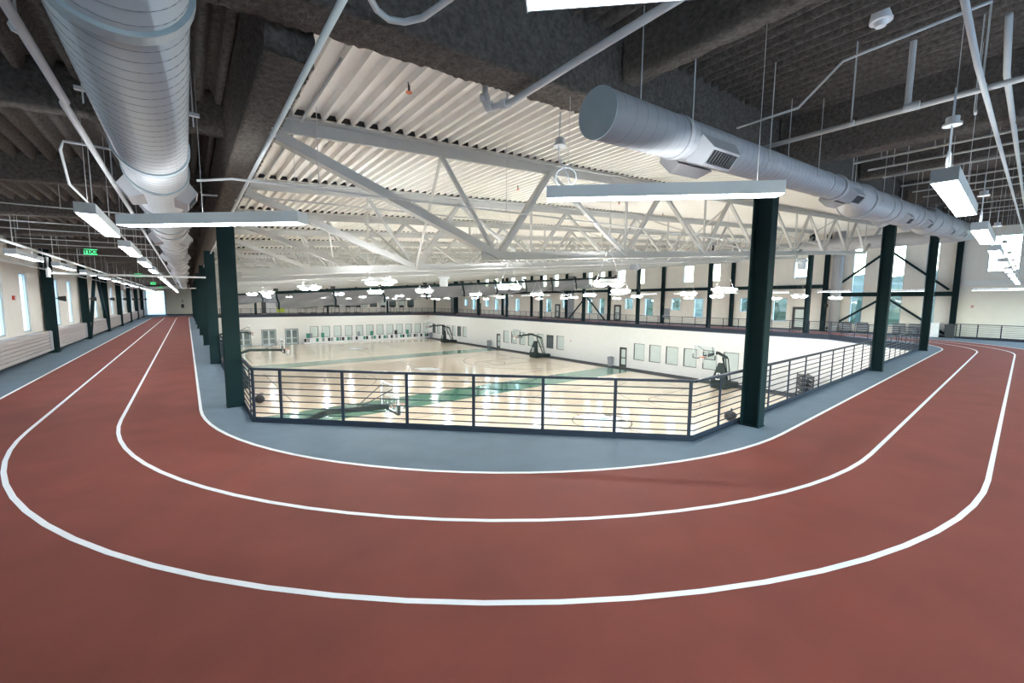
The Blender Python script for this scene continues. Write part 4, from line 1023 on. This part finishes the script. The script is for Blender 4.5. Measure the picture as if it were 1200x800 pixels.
for k, (x0, x1, z0, z1, m, lab) in enumerate(((11.6, 12.9, .2, 3.1, 'lime', 'lime green panel on the far wall'), (10.0, 11.6, .2, 3.1, 'whitep', 'white panel left of the lime panel on the far wall'), (8.9 + .4, 10.0, .0, 2.9, 'dark', 'dark double door panel on the far wall'))):
    o = thing('wall_panel', lab, 'panel', ((x0 + x1) / 2 + 1.0, WF - .06, z0)); MB().box(x0 + 1.0, x1 + 1.0, WF - .05, WF - .02, z0, z1).build('board', m, o)
    MB().box(x0 + 1.0, x1 + 1.0, WF - .07, WF - .05, z0, z0 + .08).box(x0 + 1.0, x1 + 1.0, WF - .07, WF - .05, z1 - .08, z1).build('edge_trim', 'frame', o)
for k in range(9):
    x = 22.0 + 2.05 * k; WN_COUNT[0] += 1
    o = thing('window_%d' % WN_COUNT[0], None, None, (x, WF - .03, 1.2)); struct(o, '%s glazed opening from the left in the wall behind the far track' % ORD2[k])
    MB().box(x - .75, x + .75, WF - .06, WF - .0, 1.2, 1.28).box(x - .75, x + .75, WF - .06, WF, 3.0, 3.08).box(x - .75, x - .69, WF - .06, WF, 1.2, 3.08).box(x + .69, x + .75, WF - .06, WF, 1.2, 3.08).build('window_frame', 'dframe', o)
    MB().box(x - .69, x + .69, WF - .03, WF - .01, 1.28, 3.0).build('pane', 'iglass' if k % 2 else 'dglass', o)
# vertical duct riser and grey wall panels on the right wall
o = thing('duct_riser', 'tall blue grey duct riser between two columns of the right wall', 'duct', (WR - .48, 10.55, 0))
MB().tube([(WR - .48, 10.55, .06), (WR - .48, 10.55, roof(WR) - .05)], .38, 28).build('riser_body', 'duct', o, smooth=True)
for z in (.5, 2.6, 4.6, 6.6): collar(o, (WR - .48, 10.55, z), (0, 0, 1), .38, .08)
MB().box(WR - .9, WR - .06, 10.12, 10.98, 0, .06).build('base_curb', 'dark', o)
for k, (y0, y1) in enumerate(((42.2, 43.4), (76.2, 78.6))):
    o = thing('wall_panel', '%s pale grey wall panel on the upper right wall' % ['nearer', 'farther'][k], 'panel', (WR - .1, (y0 + y1) / 2, .1))
    MB().box(WR - .12, WR - .03, y0, y1, .1, 6.4).build('board', 'greyp', o); MB().box(WR - .14, WR - .12, y0, y0 + .06, .1, 6.4).box(WR - .14, WR - .12, y1 - .06, y1, .1, 6.4).build('edge_trim', 'frame', o)
# end of the left straight: bright overhead door beside the plain wall
DN[0] += 1
o = thing('door_%d' % DN[0], None, None, (-3.9, WF - .06, 0)); struct(o, 'wide white translucent sectional door at the end of the left straight')
MB().box(-4.95, -4.82, WF - .12, WF - .02, 0, 3.85).box(-2.68, -2.55, WF - .12, WF - .02, 0, 3.85).box(-4.95, -2.55, WF - .12, WF - .02, 3.72, 3.85).build('door_frame', 'frame', o)
for k in range(5): MB().box(-4.82, -2.68, WF - .09, WF - .05, .02 + .74 * k, .74 * (k + 1)).build('door_panel', 'poly', o)
o = thing('wall_notice', 'small dark notice on the plain end wall of the left straight', 'notice', (-.5, WF - .03, 1.2)); MB().box(-.7, -.35, WF - .03, WF - .01, 1.1, 1.7).build('board', 'dark', o); MB().box(-.6, -.45, WF - .032, WF - .03, 2.0, 2.4).build('label_strip', 'greyp', o)

# ------------------------------------------------------------------ outside
gm = MB().box(WR + .3, 260, -200, 300, -5.6, -5.5)
g = gm.build('ground', 'grass'); struct(g, 'mown grass outside the right windows')
struct(MB().box(-200, WR + .3, -200, WN - .3, -5.6, -5.5).box(-200, WL - .3, WN - .3, 300, -5.6, -5.5).build('ground.001', 'asphalt'), 'pale paving outside the left and near walls')
rd_ = MB().box(WR + 8, WR + 16, -150, 250, -5.5, -5.46).build('parking_lane', 'asphalt', g)
hm = MB(); nx, ny = 30, 70
for i in range(nx + 1):
    for j in range(ny + 1):
        x = 95 + 6 * i; y = -150 + 7 * j
        hh = -6 + 20 * (1 - math.exp(-i / 9.0)) + 5 * noise.noise(Vector((x * .012, y * .012, 0))) + 3.0 * noise.noise(Vector((x * .09, y * .09, 2))) + 1.5 * noise.noise(Vector((x * .3, y * .3, 5)))
        hm.v.append((x, y, hh if i > 0 else -7))
for i in range(nx):
    for j in range(ny): a = i * (ny + 1) + j; hm.f.append((a, a + ny + 1, a + ny + 2, a + 1))
struct(hm.build('hillside', 'leaf', smooth=False), 'wooded hillside beyond the right windows')
def tree(x, y, h_, label):
    o = thing('tree', label, 'tree', (x, y, -5.5), 0, 'trees outside the right windows')
    MB().tube([(0, 0, 0), (.1, 0, h_ * .45), (0, .1, h_ * .7)], [.3, .22, .1], 8).local('trunk', 'bark', o)
    mb = MB(); rows, nn = 10, 16; sd = x * 1.7 + y
    for j in range(rows + 1):
        a = math.pi * j / rows - math.pi / 2
        for k in range(nn):
            b = 2 * math.pi * k / nn; d = Vector((math.cos(a) * math.cos(b), math.cos(a) * math.sin(b), math.sin(a)))
            r = 1 + .35 * noise.noise(d * 2.2 + Vector((sd, 0, 0))) + .2 * noise.noise(d * 6 + Vector((0, sd, 0)))
            mb.v.append((d.x * r * h_ * .34, d.y * r * h_ * .34, h_ * .62 + d.z * r * h_ * .38))
    for j in range(rows):
        for k in range(nn): mb.f.append((j * nn + k, j * nn + (k + 1) % nn, (j + 1) * nn + (k + 1) % nn, (j + 1) * nn + k))
    mb.local('crown', 'leaf', o)
for k, (x, y, h_) in enumerate(((72, 3, 9), (70, 11, 10), (76, 16, 8), (73, 26, 11), (80, 33, 9), (72, 41, 10), (78, 49, 9), (74, 58, 11), (80, 68, 9), (75, 80, 10), (82, -6, 9))):
    tree(x, y, h_, '%s leafy tree from the right, outside the right windows' % ORD2[k])
